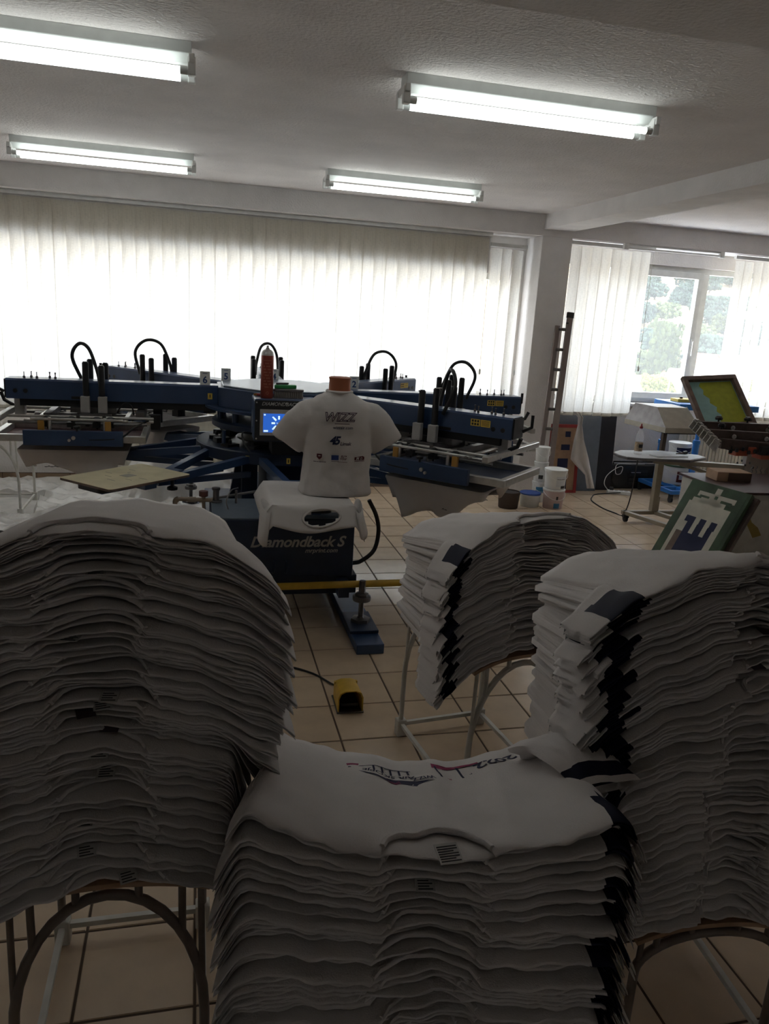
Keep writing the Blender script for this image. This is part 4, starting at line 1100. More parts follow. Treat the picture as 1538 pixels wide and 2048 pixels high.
B2 = bk(.102, .208); poly([(-.028, -.010), (.028, -.010), (.028, .006), (.018, .011), (-.028, .006)], B2, 3); text_mb('M', .019, bk(.090, .207, 1, .0006), .3, .0010, 4, lg); text_mb('D', .016, bk(.112, .207, 1, .0006), .2, .0002, 4, lg)
poly([(-.028, -.014), (0, -.0125), (.028, -.014), (.028, -.017), (0, -.0155), (-.028, -.017)], B2, 3)
lg.build_split('back_logo', ['plum', 'lnavy', 'flag', 'wine', 'tee_in'], ws, gap=.006)
# ================================================================== floor things near the carousel
t = thing('foot_pedal', 'yellow hooded foot pedal on the tiles with black cable', 'foot pedal', (.675, 3.16, 0), -.02)
sh = MB(); sec = [(-.058, 0), (-.058, .075), (-.048, .098), (-.025, .108), (.025, .108), (.048, .098), (.058, .075), (.058, 0)]
ins = [(x * .90, max(0, z - .005)) for x, z in sec]
def hood(y0, y1, s0, s1):
    n = len(sec); o = len(sh.v)
    for y, sc in ((y0, s0), (y1, s1)):
        sh.v.extend((x * (1 if sc == 1 else .94), y, z * sc) for x, z in sec); sh.v.extend((x * (1 if sc == 1 else .94), y, z * sc) for x, z in ins)
    for i in range(n - 1):
        sh.f += [(o + i, o + i + 1, o + 2 * n + i + 1, o + 2 * n + i), (o + n + i + 1, o + n + i, o + 3 * n + i, o + 3 * n + i + 1), (o + i + 1, o + i, o + n + i, o + n + i + 1), (o + 2 * n + i, o + 2 * n + i + 1, o + 3 * n + i + 1, o + 3 * n + i)]; sh.m += [0] * 4
hood(-.085, .07, 1, .88)
sh.bx(-.054, .054, .055, .07, .008, .085)
sh.build('hood', 'yellow', t, smooth=35)
MB().bx(-.062, .062, -.09, .08, 0, .008).build('base_plate', 'dsteel', t, bevel=.002)
MB().bx(-.040, .040, -.06, .05, .02, .034).bx(-.03, .03, .02, .05, .008, .03).build('treadle', 'black', t, bevel=.003)
MB().cyl((.0, .07, .05), (.0, .085, .05), .012, 10).build('cable_gland', 'black', t)
t = thing('pedal_cable', 'black pedal cable coiled on the floor tiles beside the tallest pile', 'cable')
cp = [(.675, 3.245, .05), (.64, 3.33, .012), (.56, 3.47, .006), (.44, 3.56, .006), (.33, 3.53, .006)]
m_ = MB().tube(spline(cp, 6), .005, 6)
for k_ in range(6):
    cx_, cy_, r_ = .33 + .02 * math.sin(k_ * 2.1), 3.20 + .05 * k_, .06 + .02 * math.sin(k_ * 1.3)
    m_.tube([(cx_ + r_ * math.cos(a * PI / 9 + k_), cy_ + r_ * 1.2 * math.sin(a * PI / 9 + k_), .006 + .006 * k_ * (1 + .3 * math.sin(a))) for a in range(20)], .005, 6)
m_.build('cord', 'rubber', t, smooth=50)
# paint buckets
def bucket(label, loc, r=.105, hh=.19, body='whitepl', lid='whitepl', bands=(), handle=True, name='paint_bucket', open_=False, text=None, rz=0):
    t = thing(name, label, 'bucket', loc, rz)
    MB().lathe([(r * .88, 0), (r * .9, .004), (r * .98, hh - .02), (r * 1.03, hh - .02), (r * 1.03, hh - .012), (r, hh - .012), (r, hh)], 32, 0, cap=not open_).build('body', body, t, smooth=35)
    if open_: MB().lathe([(r * .97, hh - .01), (r * .9, hh - .05), (.01, hh - .06)], 24).build('contents', 'black', t, smooth=35)
    else: MB().lathe([(r * 1.05, hh - .006), (r * 1.05, hh + .006), (r * .98, hh + .010), (r * .95, hh + .006), (.01, hh + .006)], 32).build('lid', lid, t, smooth=35)
    for (z0, z1, mm, a0, a1) in bands:
        q = MB(); n = 16
        rr = lambda z: r * (.9 + .08 * z / hh) + .0012
        q.grid(lambda a, z: (rr(z) * math.cos(a), rr(z) * math.sin(a), z), [math.radians(a0 + (a1 - a0) * i / n) for i in range(n + 1)], [z0, z1]); q.build('paper_label', mm, t, smooth=35)
    if handle:
        MB().tube([(r * 1.06 * math.cos(a), r * 1.06 * math.sin(a) - .0, hh - .02 - .07 * math.sin((a + PI) % (2 * PI))) for a in [PI + PI * i / 16 for i in range(17)]], .0025, 5).build('handle', 'whitepl', t, smooth=50)
    return t
GB = 'paint buckets by the pillar'
A_ = lambda a: (a - 35, a + 35)
bucket('white bucket with pinkish label under another bucket beside the pillar', (3.42, 6.80, 0), .105, .185, 'lpink', 'whitepl', ((.01, .06, 'lblue', -110, -75), (.09, .13, 'ink', -100, -88)), name='paint_bucket')
bucket('white lidded bucket with printed label topping the stack beside the pillar', (3.42, 6.80, .197), .108, .185, 'whitepl', 'whitepl', ((.03, .13, 'paper', -110, -40), (.012, .04, 'ink', -80, -45), (.10, .105, 'ink', -105, -50)))
bucket('slim white tub on the floor between pillar and bucket stack', (3.375, 7.05, 0), .07, .20, 'whitepl', 'whitepl', ((.10, .16, 'lblue', -140, -60),))
bucket('slim white tub in the middle of the stack against the pillar', (3.375, 7.05, .212), .07, .19, 'whitepl', 'whitepl', ((.03, .07, 'ink', -130, -90),))
bucket('slim white tub topping the stack against the pillar', (3.375, 7.05, .414), .07, .14, 'whitepl', 'whitepl')
bucket('white bucket with bright blue lid beside the brown bucket', (3.20, 6.86, 0), .10, .13, 'whitepl', 'lid_blue', handle=False)
bucket('dark brown open bucket standing in front of the pillar', (2.95, 6.80, 0), .105, .16, 'sacking', 'sacking', handle=False, open_=True)
bucket('white bucket with blue band beneath the right pallet arms', (2.06, 6.95, 0), .10, .24, 'whitepl', 'whitepl', ((.01, .06, 'lblue', -130, -50), (.15, .20, 'lblue', -130, -50), (.08, .13, 'ink', -100, -80)))
bucket('large white bucket with green rim and photo label on the blue base frame', (5.17, 7.40, .13), .15, .20, 'whitepl', 'green', ((.03, .15, 'wine', -120, -40), (.06, .11, 'paper', -110, -60)))
bucket('white bucket with navy and blue band on top of the large bucket', (5.17, 7.40, .337), .12, .24, 'whitepl', 'whitepl', ((.12, .20, 'lnavy', -140, -40), (.01, .10, 'aqua', -140, -40)))
# ladder leaning on the pillar
lt, lb = at(1141, 628, Y=7.34), at(1094, 962, Y=7.18)
t = thing('ladder', 'slim aluminium ladder leaning against the white pillar', 'ladder', (0, 0, 0))
lb0 = Vector((lb.x, 7.16, 0)); off = Vector((.30, .05, 0))
K['ladder'] = mat('ladder_metal', (.32, .27, .26), .45, metal=.6)
q = MB()
d_ = (lt - lb0).normalized()
q.bar(lb0, lt, .028, .06, up=(1, 0, 0)); q.build('stile', 'ladder', t, bevel=.003)
MB().bar(lt - d_ * .04, lt + d_ * .015, .034, .066, up=(1, 0, 0)).bar(lt - d_ * .10 + Vector((-.03, -.02, 0)), lt - d_ * .085 + Vector((-.03, -.02, 0)), .02, .02).build('end_cap', 'black', t)
back_off = Vector((-.06, .20, 0))
for k_ in range(9):
    p_ = lb0 + d_ * (.12 + k_ * .20)
    if p_.z < lt.z - .1: MB().tube([p_ + Vector((-.012, 0, 0)), p_ + Vector((-.10, .02, 0))], .016, 8).build('rung', 'dsteel', t, smooth=50)
q = MB(); q.bar(lb0 + Vector((-.115, .02, 0)), lt + Vector((-.115, .02, -.12)), .024, .05, up=(1, 0, 0)); q.build('stile', 'ladder', t, bevel=.003)
# boards and red screen under the blind
t = thing('slate_board', 'grey slate board leaning under the blind behind the white cloth', 'board')
X = Matrix.Translation((3.93, 7.52, 0)) @ Matrix.Rotation(-.07, 4, 'X')
MB().bx(-.20, .34, -.008, .008, 0, .86, 0, X).build('panel', 'slate', t, bevel=.003)
t = thing('black_board', 'tall black board leaning beside the white cloth', 'board')
X = Matrix.Translation((4.31, 7.57, 0)) @ Matrix.Rotation(-.07, 4, 'X')
MB().bx(-.20, .17, -.01, .01, 0, .86, 0, X).build('panel', 'bboard', t, bevel=.003)
t = thing('printing_screen', 'red framed screen with navy patches leaning behind the ladder', 'screen')
X = Matrix.Translation((3.90, 7.43, 0)) @ Matrix.Rotation(-.09, 4, 'X')
q = MB().bx(-.26, .09, -.012, .012, .70, .735, 0, X).bx(.055, .09, -.012, .012, .37, .70, 0, X).bx(.055, .09, -.012, .012, .0, .34, 0, X).bx(-.26, .055, -.012, .012, 0, .03, 0, X).bx(-.26, -.225, -.012, .012, 0, .735, 0, X)
q.build('frame', 'red', t, bevel=.002)
q = MB().bx(-.225, .055, -.004, .004, .03, .70, 0, X)
for (a, b_, c_, d2) in ((-.12, -.02, .46, .52), (-.15, -.03, .27, .37), (-.18, -.03, .03, .20), (-.08, -.02, .60, .66)): q.bx(a, b_, -.006, -.0045, c_, d2, 1, X)
q.build('mesh_fabric', ['ltwood', 'lnavy'], t)
t = thing('cloth', 'white cloth hanging over the corner of the slate board', 'cloth')
ph_ = rng.uniform(0, 6, 6)
q = MB()
TOP, BOT = at(1148, 824, Y=7.44), at(1186, 977, Y=7.40)
outl = [(824, 1148, 1158), (835, 1156, 1166), (850, 1156, 1164), (880, 1148, 1168), (905, 1143, 1174), (918, 1141, 1177), (930, 1151, 1179), (950, 1170, 1183), (970, 1173, 1187), (977, 1174, 1188)]
us = [i / 8 for i in range(9)]
rows = []
for k_, (py, xa, xb) in enumerate(outl):
    for u in us:
        px = xa + (xb - xa) * u; yy = 7.40 + .018 * math.sin(u * 9 + k_ * .5 + ph_[0]) - .04 * (py - 824) / 153
        p_ = at(px, py, Y=yy); q.v.append(tuple((p_.x, p_.y, max(.004, p_.z))))
for k_ in range(len(outl) - 1):
    for i in range(8): q.f.append((k_ * 9 + i, k_ * 9 + i + 1, (k_ + 1) * 9 + i + 1, (k_ + 1) * 9 + i)); q.m.append(0)
q.build('fabric', 'tee_in', t, smooth=50, solid=.006)
# radio, power strip, cables
t = thing('boombox', 'black boombox radio on the floor against the window wall', 'radio', (4.86, 7.698, 0))
MB().bx(-.36, .36, -.06, .06, 0, .27).build('case', 'black', t, bevel=.012)
for s in (-1, 1):
    MB().lathe([(.095, 0), (.095, .006), (.08, .008), (.02, .002)], 24, 0, Matrix.Translation((s * .235, -.061, .12)) @ Matrix.Rotation(PI / 2, 4, 'X')).build('speaker', mat('speaker_grille', (.03, .03, .033), .7), t, smooth=40)
q = MB()
for k_ in range(4): q.bx(-.11, .11, -.066, -.061, .05 + k_ * .045, .075 + k_ * .045)
q.build('deck', mat('radio_panel', (.028, .028, .032), .4), t)
MB().bx(-.10, .02, -.069, -.065, .185, .193).build('tuner_strip', 'steel', t)
MB().tube([(-.3, 0, .27), (-.3, 0, .30), (.3, 0, .30), (.3, 0, .27)], .008, 8).build('carry_handle', 'black', t, smooth=40)
t = thing('power_strip', 'white power strip lying beside the white cloth', 'power strip', (4.47, 7.36, .0), -.35)
MB().bx(-.125, .125, -.03, .03, .0, .042).build('case', 'whitepl', t, bevel=.008)
q = MB()
for k_ in range(4): q.lathe([(.019, .0425), (.019, .0435), (.012, .0428)], 16, 0, Matrix.Translation((-.08 + k_ * .053, 0, 0)))
q.build_split('socket', 'boxgrey', t, smooth=40)
MB().bx(-.10, -.06, -.02, .02, .0436, .075).build('plug', 'black', t, bevel=.004)
pts = [(4.53, 7.325, .03), at(1195, 988, Z=.006), at(1184, 994, Z=.006), at(1184, 1002, Z=.006), at(1205, 1016, Z=.006), at(1230, 1026, Z=.006), at(1244, 1031, Z=.006), at(1253, 1018, Y=6.40), at(1262, 990, Y=6.31), at(1270, 950, Y=6.19), Vector((3.84, 6.08, .655))]
t = thing('extension_cord', 'black power cable looping over the tiles up to the flash dryer', 'cable')
MB().tube(spline(pts, 6), .006, 6).build('cord', 'rubber', t, smooth=50)
t = thing('white_cable', 'thin white cable curling from the power strip to the boombox', 'cable')
pts = [(4.37, 7.40, .03), (4.33, 7.44, .10), (4.40, 7.52, .18), (4.52, 7.54, .26), (4.58, 7.53, .27), (4.56, 7.52, .20), (4.50, 7.52, .20), (4.55, 7.60, .285), (4.75, 7.69, .276), (4.95, 7.69, .276)]
MB().tube(spline(pts, 6), .004, 6).build('cord', 'whitepl', t, smooth=50)

# ------------------------------------------------------------------ blue rolling frame
t = thing('rolling_table', 'bright blue steel rolling frame with flat top under the open window', 'table')
x0, x1, y0, y1 = 4.78, 5.72, 6.95, 7.42
q = MB().bx(x0, x1, y0, y0 + .03, .985, 1.045).bx(x0, x1, y1 - .03, y1, .985, 1.045).bx(x0, x0 + .03, y0 + .03, y1 - .03, .985, 1.045).bx(x1 - .03, x1, y0 + .03, y1 - .03, .985, 1.045).bx(x0, x1, y0, y1, 1.04, 1.046)
q.build('top_frame', 'bluelt', t, bevel=.003)
for x in (4.80, 5.22):
    MB().cyl((x, 7.2, .13), (x, 7.2, .62), .034, 14).build('post', 'bluelt', t, smooth=40)
    MB().cyl((x, 7.2, .62), (x, 7.2, .985), .022, 14).lathe([(.04, .60), (.04, .64), (.022, .645)], 14, 0, Matrix.Translation((x, 7.2, 0))).build('post_sleeve', 'bluelt', t, smooth=40)
q = MB()
for x in (4.87, 5.065, 5.275, 5.50): q.bx(x - .02, x + .02, 7.0, 7.6, .09, .13)
q.bx(4.85, 5.52, 6.98, 7.02, .09, .13); q.bx(4.85, 5.52, 7.58, 7.62, .09, .13); q.bx(4.85, 5.52, 7.18, 7.22, .09, .13)
q.build('base_frame', 'bluelt', t, bevel=.003)
for x in (4.87, 5.50):
    for y in (7.0, 7.60):
        MB().tube([(x - .012, y, .032), (x + .012, y, .032)], .032, 16).bx(x - .02, x + .02, y - .015, y + .015, .05, .092).build('caster', 'rubber', t, smooth=40)
q = MB()
for x in (4.80, 4.86, 4.95): q.cyl((x, y0 - .002, 1.015), (x, y0 + .001, 1.015), .006, 8)
q.build_split('bolt', 'steel', t)
t = thing('yellow_box', 'flat yellow wooden box on the blue rolling frame', 'box', (4.98, 7.20, 1.046), .0)
MB().bx(-.11, .16, -.07, .07, 0, .032).build('body', 'ylab', t, bevel=.003)
MB().lathe([(.016, .032), (.016, .05), (.008, .052)], 12, 0, Matrix.Translation((-.03, 0, 0))).build('knob', 'black', t, smooth=40)
t = thing('wire_coil', 'coil of pale wire lying on the blue rolling frame', 'wire', (5.30, 7.15, 1.05))
q = MB()
for k_ in range(5):
    q.tube([((.13 - .008 * k_) * math.cos(a * PI / 12), (.10 - .006 * k_) * math.sin(a * PI / 12 + .1 * k_), .004 + .007 * k_ + .004 * math.sin(a * .9 + k_)) for a in range(25)], .0045, 6)
q.build('loops', mat('pale_wire', (.50, .45, .36), .5), t, smooth=50)

# ------------------------------------------------------------------ flash dryer on its stand
t = thing('flash_dryer', 'cream tapered flash dryer on taupe wheeled stand', 'dryer')
cxx, cyy = 4.20, 6.28
MB().bx(cxx - .030, cxx + .030, cyy - .030, cyy + .030, .10, .60).bx(cxx + .03, cxx + .055, cyy - .012, cyy + .012, .10, .24).build('column', 'taupe', t, bevel=.006)
MB().bx(cxx - .020, cxx + .020, cyy - .020, cyy + .020, .60, .98).build('inner_post', mat('post_brown', (.10, .07, .055), .5), t, bevel=.004)
MB().cyl((cxx - .035, cyy - .035, .59), (cxx - .07, cyy - .06, .59), .008, 8).lathe([(.04, .585), (.04, .605)], 12, 0, Matrix.Translation((cxx, cyy, 0))).build('height_knob', 'black', t)
q = MB(); q.bar((cxx - .32, cyy, .085), (cxx + .50, cyy, .085), .045, .035); q.bar((cxx - .30, cyy + .02, .085), (cxx - .12, cyy - .55, .085), .045, .035); q.bar((cxx + .02, cyy, .085), (cxx + .18, cyy - .55, .085), .045, .035)
q.build('base_frame', 'taupe', t, bevel=.004)
for x, y in ((cxx - .29, cyy - .02), (cxx - .13, cyy - .50), (cxx + .17, cyy - .50), (cxx + .46, cyy)):
    MB().tube([(x - .012, y, .032), (x + .012, y, .032)], .032, 14).prism([(x - .025, y - .02), (x + .025, y - .02), (x + .02, y + .03), (x - .02, y + .03)], .04, .07).build('caster', 'rubber', t, smooth=40)
# tapered hood: sloping sides over an open heater
h0, h1 = .895, 1.095
B_ = [(3.97, 5.93), (4.32, 5.93), (4.36, 6.49), (3.90, 6.49)]; T_ = [(4.00, 6.15), (4.31, 6.15), (4.34, 6.45), (3.96, 6.45)]
q = MB(); vs3 = [(x, y, h0) for x, y in B_] + [(x, y, h0 + .045) for x, y in B_] + [(x, y, h1) for x, y in T_]
q.add(vs3, [(3, 2, 1, 0), (0, 1, 5, 4), (1, 2, 6, 5), (2, 3, 7, 6), (3, 0, 4, 7), (4, 5, 9, 8), (5, 6, 10, 9), (6, 7, 11, 10), (8, 9, 10, 11)], 0); q.add([vs3[i] for i in (4, 8, 11, 7)], [(0, 1, 2, 3)], 1)
q.build('hood', ['tan', 'dsteel'], t)
MB().bx(4.00, 4.30, 5.96, 6.46, h0 - .012, h0).build('heater', 'black', t)

# ------------------------------------------------------------------ manual press
t = thing('manual_press', 'brown manual screen press with printing heads and tapered platens', 'printing press', (4.78, 5.62, 0), 0)
def hexcol(z0, z1, r, m): return MB().prism([(r * math.cos(k_ * PI / 3), r * math.sin(k_ * PI / 3)) for k_ in range(6)], z0, z1)
hexcol(.62, .80, .19, 0).build('hub', mat('press_plate', (.23, .19, .16), .45, metal=.4), t, bevel=.005)
hexcol(.0, .62, .12, 0).build('pedestal', 'tan', t, bevel=.005)
q = MB()
for k_ in range(5): q.cyl((-.19, -.10 + .05 * k_, .68 + .03 * (k_ % 2)), (-.195, -.10 + .05 * k_, .68 + .03 * (k_ % 2)), .01, 8)
q.build_split('bolt', 'ink', t)
# platen towards the window side and the arms that hold it
pa = Vector((3.58, 6.02, .70)) - Vector((4.78, 5.62, 0)); 
pl = [(-1.20, .36), (-1.17, .50), (-1.05, .60), (-.62, .62), (-.36, .42), (-.36, .30), (-.62, .16), (-1.05, .20), (-1.17, .26)]
pm_ = MB().prism(pl, .662, .684).build('platen', 'dsteel', t, bevel=.004)
MB().prism([(x * .985 - .012, (y - .38) * .96 + .38) for x, y in pl], .684, .688).build('platen_cover', 'paper', pm_)
q = MB(); q.bar((-.85, .36, .640), (-.10, .02, .655), .07, .04); q.bar((-.62, .30, .625), (-.14, -.02, .50), .035, .03); q.build('platen_arm', 'taupe', t, bevel=.004)
q = MB()
for k_ in range(4):
    X = Matrix.Rotation(-.22, 4, 'Z') @ Matrix.Translation((-.50 + .02 * k_, -.04, 0))
q = MB()
q.bar((-.62, .20, .985), (.30, .02, 1.0), .05, .075); q.bar((-.60, .05, .935), (.34, -.12, .93), .05, .085); q.bar((-.52, -.06, .875), (.36, -.20, .84), .05, .085)
q.build_split('head_arm', 'brownhead', t, bevel=.005)
q = MB()
for k_ in range(7):
    X = Matrix.Translation((-.66 + .012 * k_, .12 - .05 * k_ * .7, .99 - .022 * k_)) @ Matrix.Rotation(.6, 4, 'Y')
    q.bx(-.045, .03, -.003, .003, -.04, .045, 0, X); q.cyl(X @ Vector((-.05, 0, .03)), X @ Vector((.03, 0, .03)), .006, 6); q.bx(-.03, .0, -.03, .03, .045, .055, 0, X)
q.build('side_clamp', 'steel', t, bevel=.002)
q = MB()
for (x, y, z) in ((-.40, .17, 1.03), (-.15, .12, 1.035), (.10, .07, 1.04), (-.45, .05, .985), (.02, .02, .985)):
    q.lathe([(.008, -.02), (.008, .01), (.030, .012), (.032, .03), (.020, .045), (.006, .046)], 8, 0, Matrix.Translation((x, y, z)))
q.build_split('hand_knob', 'black', t, smooth=30)
q = MB()
for (x, y, z) in ((-.38, -.035, .93), (-.10, -.085, .925), (.15, -.13, .92), (-.30, .10, .985), (.0, .04, .985)):
    q.lathe([(.020, 0), (.020, .006), (.009, .007), (.009, .0)], 12, 0, Matrix.Translation((x, y, z)) @ Matrix.Rotation(PI / 2, 4, 'X'))
q.build_split('washer', 'steel', t, smooth=30)
q = MB(); q.bx(-.40, -.28, -.12, -.02, .78, .83); q.bx(-.18, .0, -.16, -.04, .76, .83); q.prism([(-.30, -.14), (-.22, -.14), (-.26, -.06)], .80, .86); q.bx(.10, .30, -.12, .12, .90, 1.05); q.bx(.02, .12, -.18, -.08, .78, .84)
q.build_split('orange_bracket', 'orange', t, bevel=.006)
q = MB()
for k_ in range(10): q.lathe([(.012, 0), (.016, .012), (.012, .03), (.004, .034)], 8, 0, Matrix.Translation((-.44 + .05 * k_, -.10 - .012 * k_, .80 + .012 * (k_ % 3) )))
q.bx(-.20, .10, -.18, -.05, .80, .87); q.bx(-.44, -.2, -.10, -.02, .82, .86)
q.build('spring_block', 'black', t, smooth=30)
q = MB()
for k_ in range(4):
    x = -.20 + k_ * .02; q.tube([(x + .008 * math.sin(a * 1.2), -.10 - .03 * k_ , .60 + .0 + .1 - a * .008) for a in range(16)], .004, 5)
q.build_split('tension_spring', 'dsteel', t, smooth=40)
# screen raised in the press
t = thing('printing_screen', 'wooden framed screen with yellow green emulsion tilted up in the manual press', 'screen')
TLp, TRp, BLp, BRp = at(1373, 752, Y=6.28), at(1478, 758, Y=6.28), at(1407, 856, Y=5.90), at(1516, 850, Y=5.90)
o0 = BLp; ux = (BRp - BLp).normalized(); vy = (TLp - BLp); vy = (vy - ux * vy.dot(ux)); Wd = ((BRp - BLp).length + (TRp - TLp).length) / 2; Hd = vy.length; vy.normalize(); nz = ux.cross(vy)
sk_ = (TLp - BLp).dot(ux)
X = Matrix(((ux.x, vy.x, nz.x, o0.x), (ux.y, vy.y, nz.y, o0.y), (ux.z, vy.z, nz.z, o0.z), (0, 0, 0, 1)))
q = MB(); b_ = .045
q.bx(0, Wd, 0, b_, -.04, 0, 0, X); q.bx(0, Wd, Hd - b_, Hd, -.04, 0, 0, X); q.bx(0, b_, b_, Hd - b_, -.04, 0, 0, X); q.bx(Wd - b_, Wd, b_, Hd - b_, -.04, 0, 0, X)
q.build('frame', 'wood', t, bevel=.003)
MB().bx(b_, Wd - b_, b_, Hd - b_, -.038, -.036, 0, X).build('mesh_fabric', 'aqua', t)
yp = [(.36, .02), (.98, .02), (.98, .98), (.30, .98), (.24, .90), (.30, .80), (.26, .70), (.36, .60), (.33, .50), (.44, .40), (.40, .30), (.47, .22)]
Wm, Hm = Wd - 2 * b_, Hd - 2 * b_
MB().prism([(b_ + x * Wm, b_ + y * Hm) for x, y in yp], -.036, -.0352, 0, X).build('emulsion', 'lime', t)
# bottle and tools on the platen
t = thing('plastic_bottle', 'clear plastic bottle with red cap and brown label on the platen', 'bottle', (3.79, 6.02, .688))
K['clear'] = glassy('clear_plastic', .18)
MB().lathe([(.030, 0), (.034, .004), (.034, .12), (.033, .135), (.034, .15), (.030, .175), (.016, .215), (.012, .222), (.012, .232)], 20).build('body', 'clear', t, smooth=40)
MB().lathe([(.0345, .03), (.0347, .032), (.0347, .105), (.0345, .107)], 20, 0, cap=False).build('paper_label', mat('bottle_label', (.40, .30, .20), .6, var=.3, vscale=60), t, smooth=40)
MB().grid(lambda a, z: (.0350 * math.cos(a), .0350 * math.sin(a), z), [math.radians(-120 + 9 * i) for i in range(9)], [.062, .092]).build('label_print', 'ink', t)
MB().lathe([(.014, .228), (.015, .245), (.008, .252), (.006, .270), (.002, .272)], 14).build('cap', 'red', t, smooth=40)
t = thing('brush_tool', 'small brown handled brush lying on the platen', 'brush', (4.28, 6.07, .690), .3)
MB().tube([(-.09, 0, .003), (.0, 0, .006)], .006, 8, r1=.009).build('handle', 'wood', t, smooth=40)
MB().tube([(.0, 0, .006), (.02, 0, .008), (.045, 0, .010)], .016, 10).build('bristles', 'black', t, smooth=40)
t = thing('folded_paper', 'folded white sheet beside the bottle on the platen', 'paper', (4.02, 5.93, .6885), .1)
MB().prism(rrect(-.14, .20, -.05, .06, .01), 0, .008).build('sheet', 'paper', t, bevel=.002)

# ------------------------------------------------------------------ cabinet, crate and leaning screens at right
t = thing('white_cabinet', 'white metal cabinet with yellow stain beside the leaning green screen', 'cabinet', (4.17, 4.98, 0), -.02)
MB().bx(-.34, .50, -.25, .42, 0, .63).build('body', mat('cabinet_white', (.50, .50, .47), .5, var=.08), t, bevel=.006)
MB().bx(-.36, .52, -.27, .44, .63, .65).build('top', mat('cabinet_top', (.06, .03, .03), .5), t, bevel=.004)
MB().bx(-.30, .46, -.256, -.2505, .05, .59).build('door', mat('cabinet_door', (.48, .48, .45), .5, var=.10), t, bevel=.003)
MB().prism([(-.26, .30), (-.22, .32), (-.16, .22), (-.10, .18), (-.06, .12), (-.13, .10), (-.17, .16), (-.21, .22)], -.0008, .0006, 0, Matrix.Translation((0, -.2565, .20)) @ Matrix.Rotation(PI / 2, 4, 'X')).build('stain', mat('mustard_stain', (.30, .23, .06), .7), t)
q = MB()
for k_ in range(4): q.cyl((.1 + .05 * (k_ % 2), -.258, .30 + .05 * (k_ // 2)), (.1 + .05 * (k_ % 2), -.255, .30 + .05 * (k_ // 2)), .005, 8)
q.build_split('rivet', 'ink', t)
t = thing('wooden_block', 'light wooden block lying on the cabinet behind the green screen', 'block', (4.06, 5.16, .65), -.15)
MB().bx(-.12, .16, -.08, .10, 0, .075).build('body', 'ltwood', t, bevel=.004)
MB().bx(-.03, .158, -.083, -.0805, .004, .07).build('end_grain', mat('dark_grain', (.09, .055, .04), .7), t)
GT = at(1386, 957, Z=.70); GR_ = at(1505, 991, Z=.69); GB_ = at(1276.8, 1144.2, Z=.003)
ux = (GR_ - GT).normalized(); vy = (GT - GB_); GHd = vy.length; vy.normalize(); ux = (ux - vy * ux.dot(vy)).normalized(); nz = ux.cross(vy)
def leaning(label, shift, mats, Wd, Hd, extra):
    t = thing('printing_screen', label, 'screen')
    top = GT + nz * shift
    L_ = (top.z - .002 - (min(0, ux.z * Wd))) / vy.z if False else Hd
    o0 = top - vy * Hd
    X = Matrix(((ux.x, vy.x, nz.x, o0.x), (ux.y, vy.y, nz.y, o0.y), (ux.z, vy.z, nz.z, o0.z), (0, 0, 0, 1)))
    b_ = .05; q = MB()
    q.bx(0, Wd, 0, b_, -.035, 0, 0, X); q.bx(0, Wd, Hd - b_, Hd, -.035, 0, 0, X); q.bx(0, b_, b_, Hd - b_, -.035, 0, 0, X); q.bx(Wd - b_, Wd, b_, Hd - b_, -.035, 0, 0, X)
    q.build('frame', mats[0], t, bevel=.003)
    MB().bx(b_ * .5, Wd - b_ * .5, b_ * .5, Hd - b_ * .5, -.001, .0012, 0, X).build('mesh_fabric', mats[1], t)
    if extra:
        q = MB(); R2 = lambda x0, x1, y0, y1, m, z=.0018: q.bx(x0 * Wd, x1 * Wd, y0 * Hd, y1 * Hd, .0012, z, m, X)
        R2(.14, .84, .08, .80, 0, .0016); R2(.18, .66, .80, .84, 0); R2(.22, .84, .86, .91, 0); R2(.47, .56, .80, .97, 0); R2(.30, .72, .76, .86, 0)
        R2(.30, .74, .18, .60, 1, .0024); R2(.24, .40, .60, .66, 1, .0024); R2(.48, .58, .58, .66, 1, .0024); R2(.66, .76, .58, .66, 1, .0024)
        R2(.40, .47, .50, .66, 0, .0030); R2(.58, .65, .50, .66, 0, .0030); R2(.32, .76, .25, .27, 2, .0032); R2(.20, .30, .24, .50, 3, .0024)
        R2(.26, .42, .855, .875, 4, .0030); R2(.50, .55, .865, .895, 4, .0030); R2(.62, .80, .845, .87, 4, .0030); R2(.36, .43, .08, .15, 4, .0026)
        q.build('tape_and_stencil', ['tape', 'lnavy', 'boxgrey', 'wood', 'green'], t)
leaning('green emulsion screen with paper tape leaning against the white cabinet', 0, ('green', 'green'), .51, GHd, True)
leaning('bare grey framed screen leaning behind the green taped screen', -.055, ('brownhead', 'mesh_grey'), .53, GHd - .01, False)

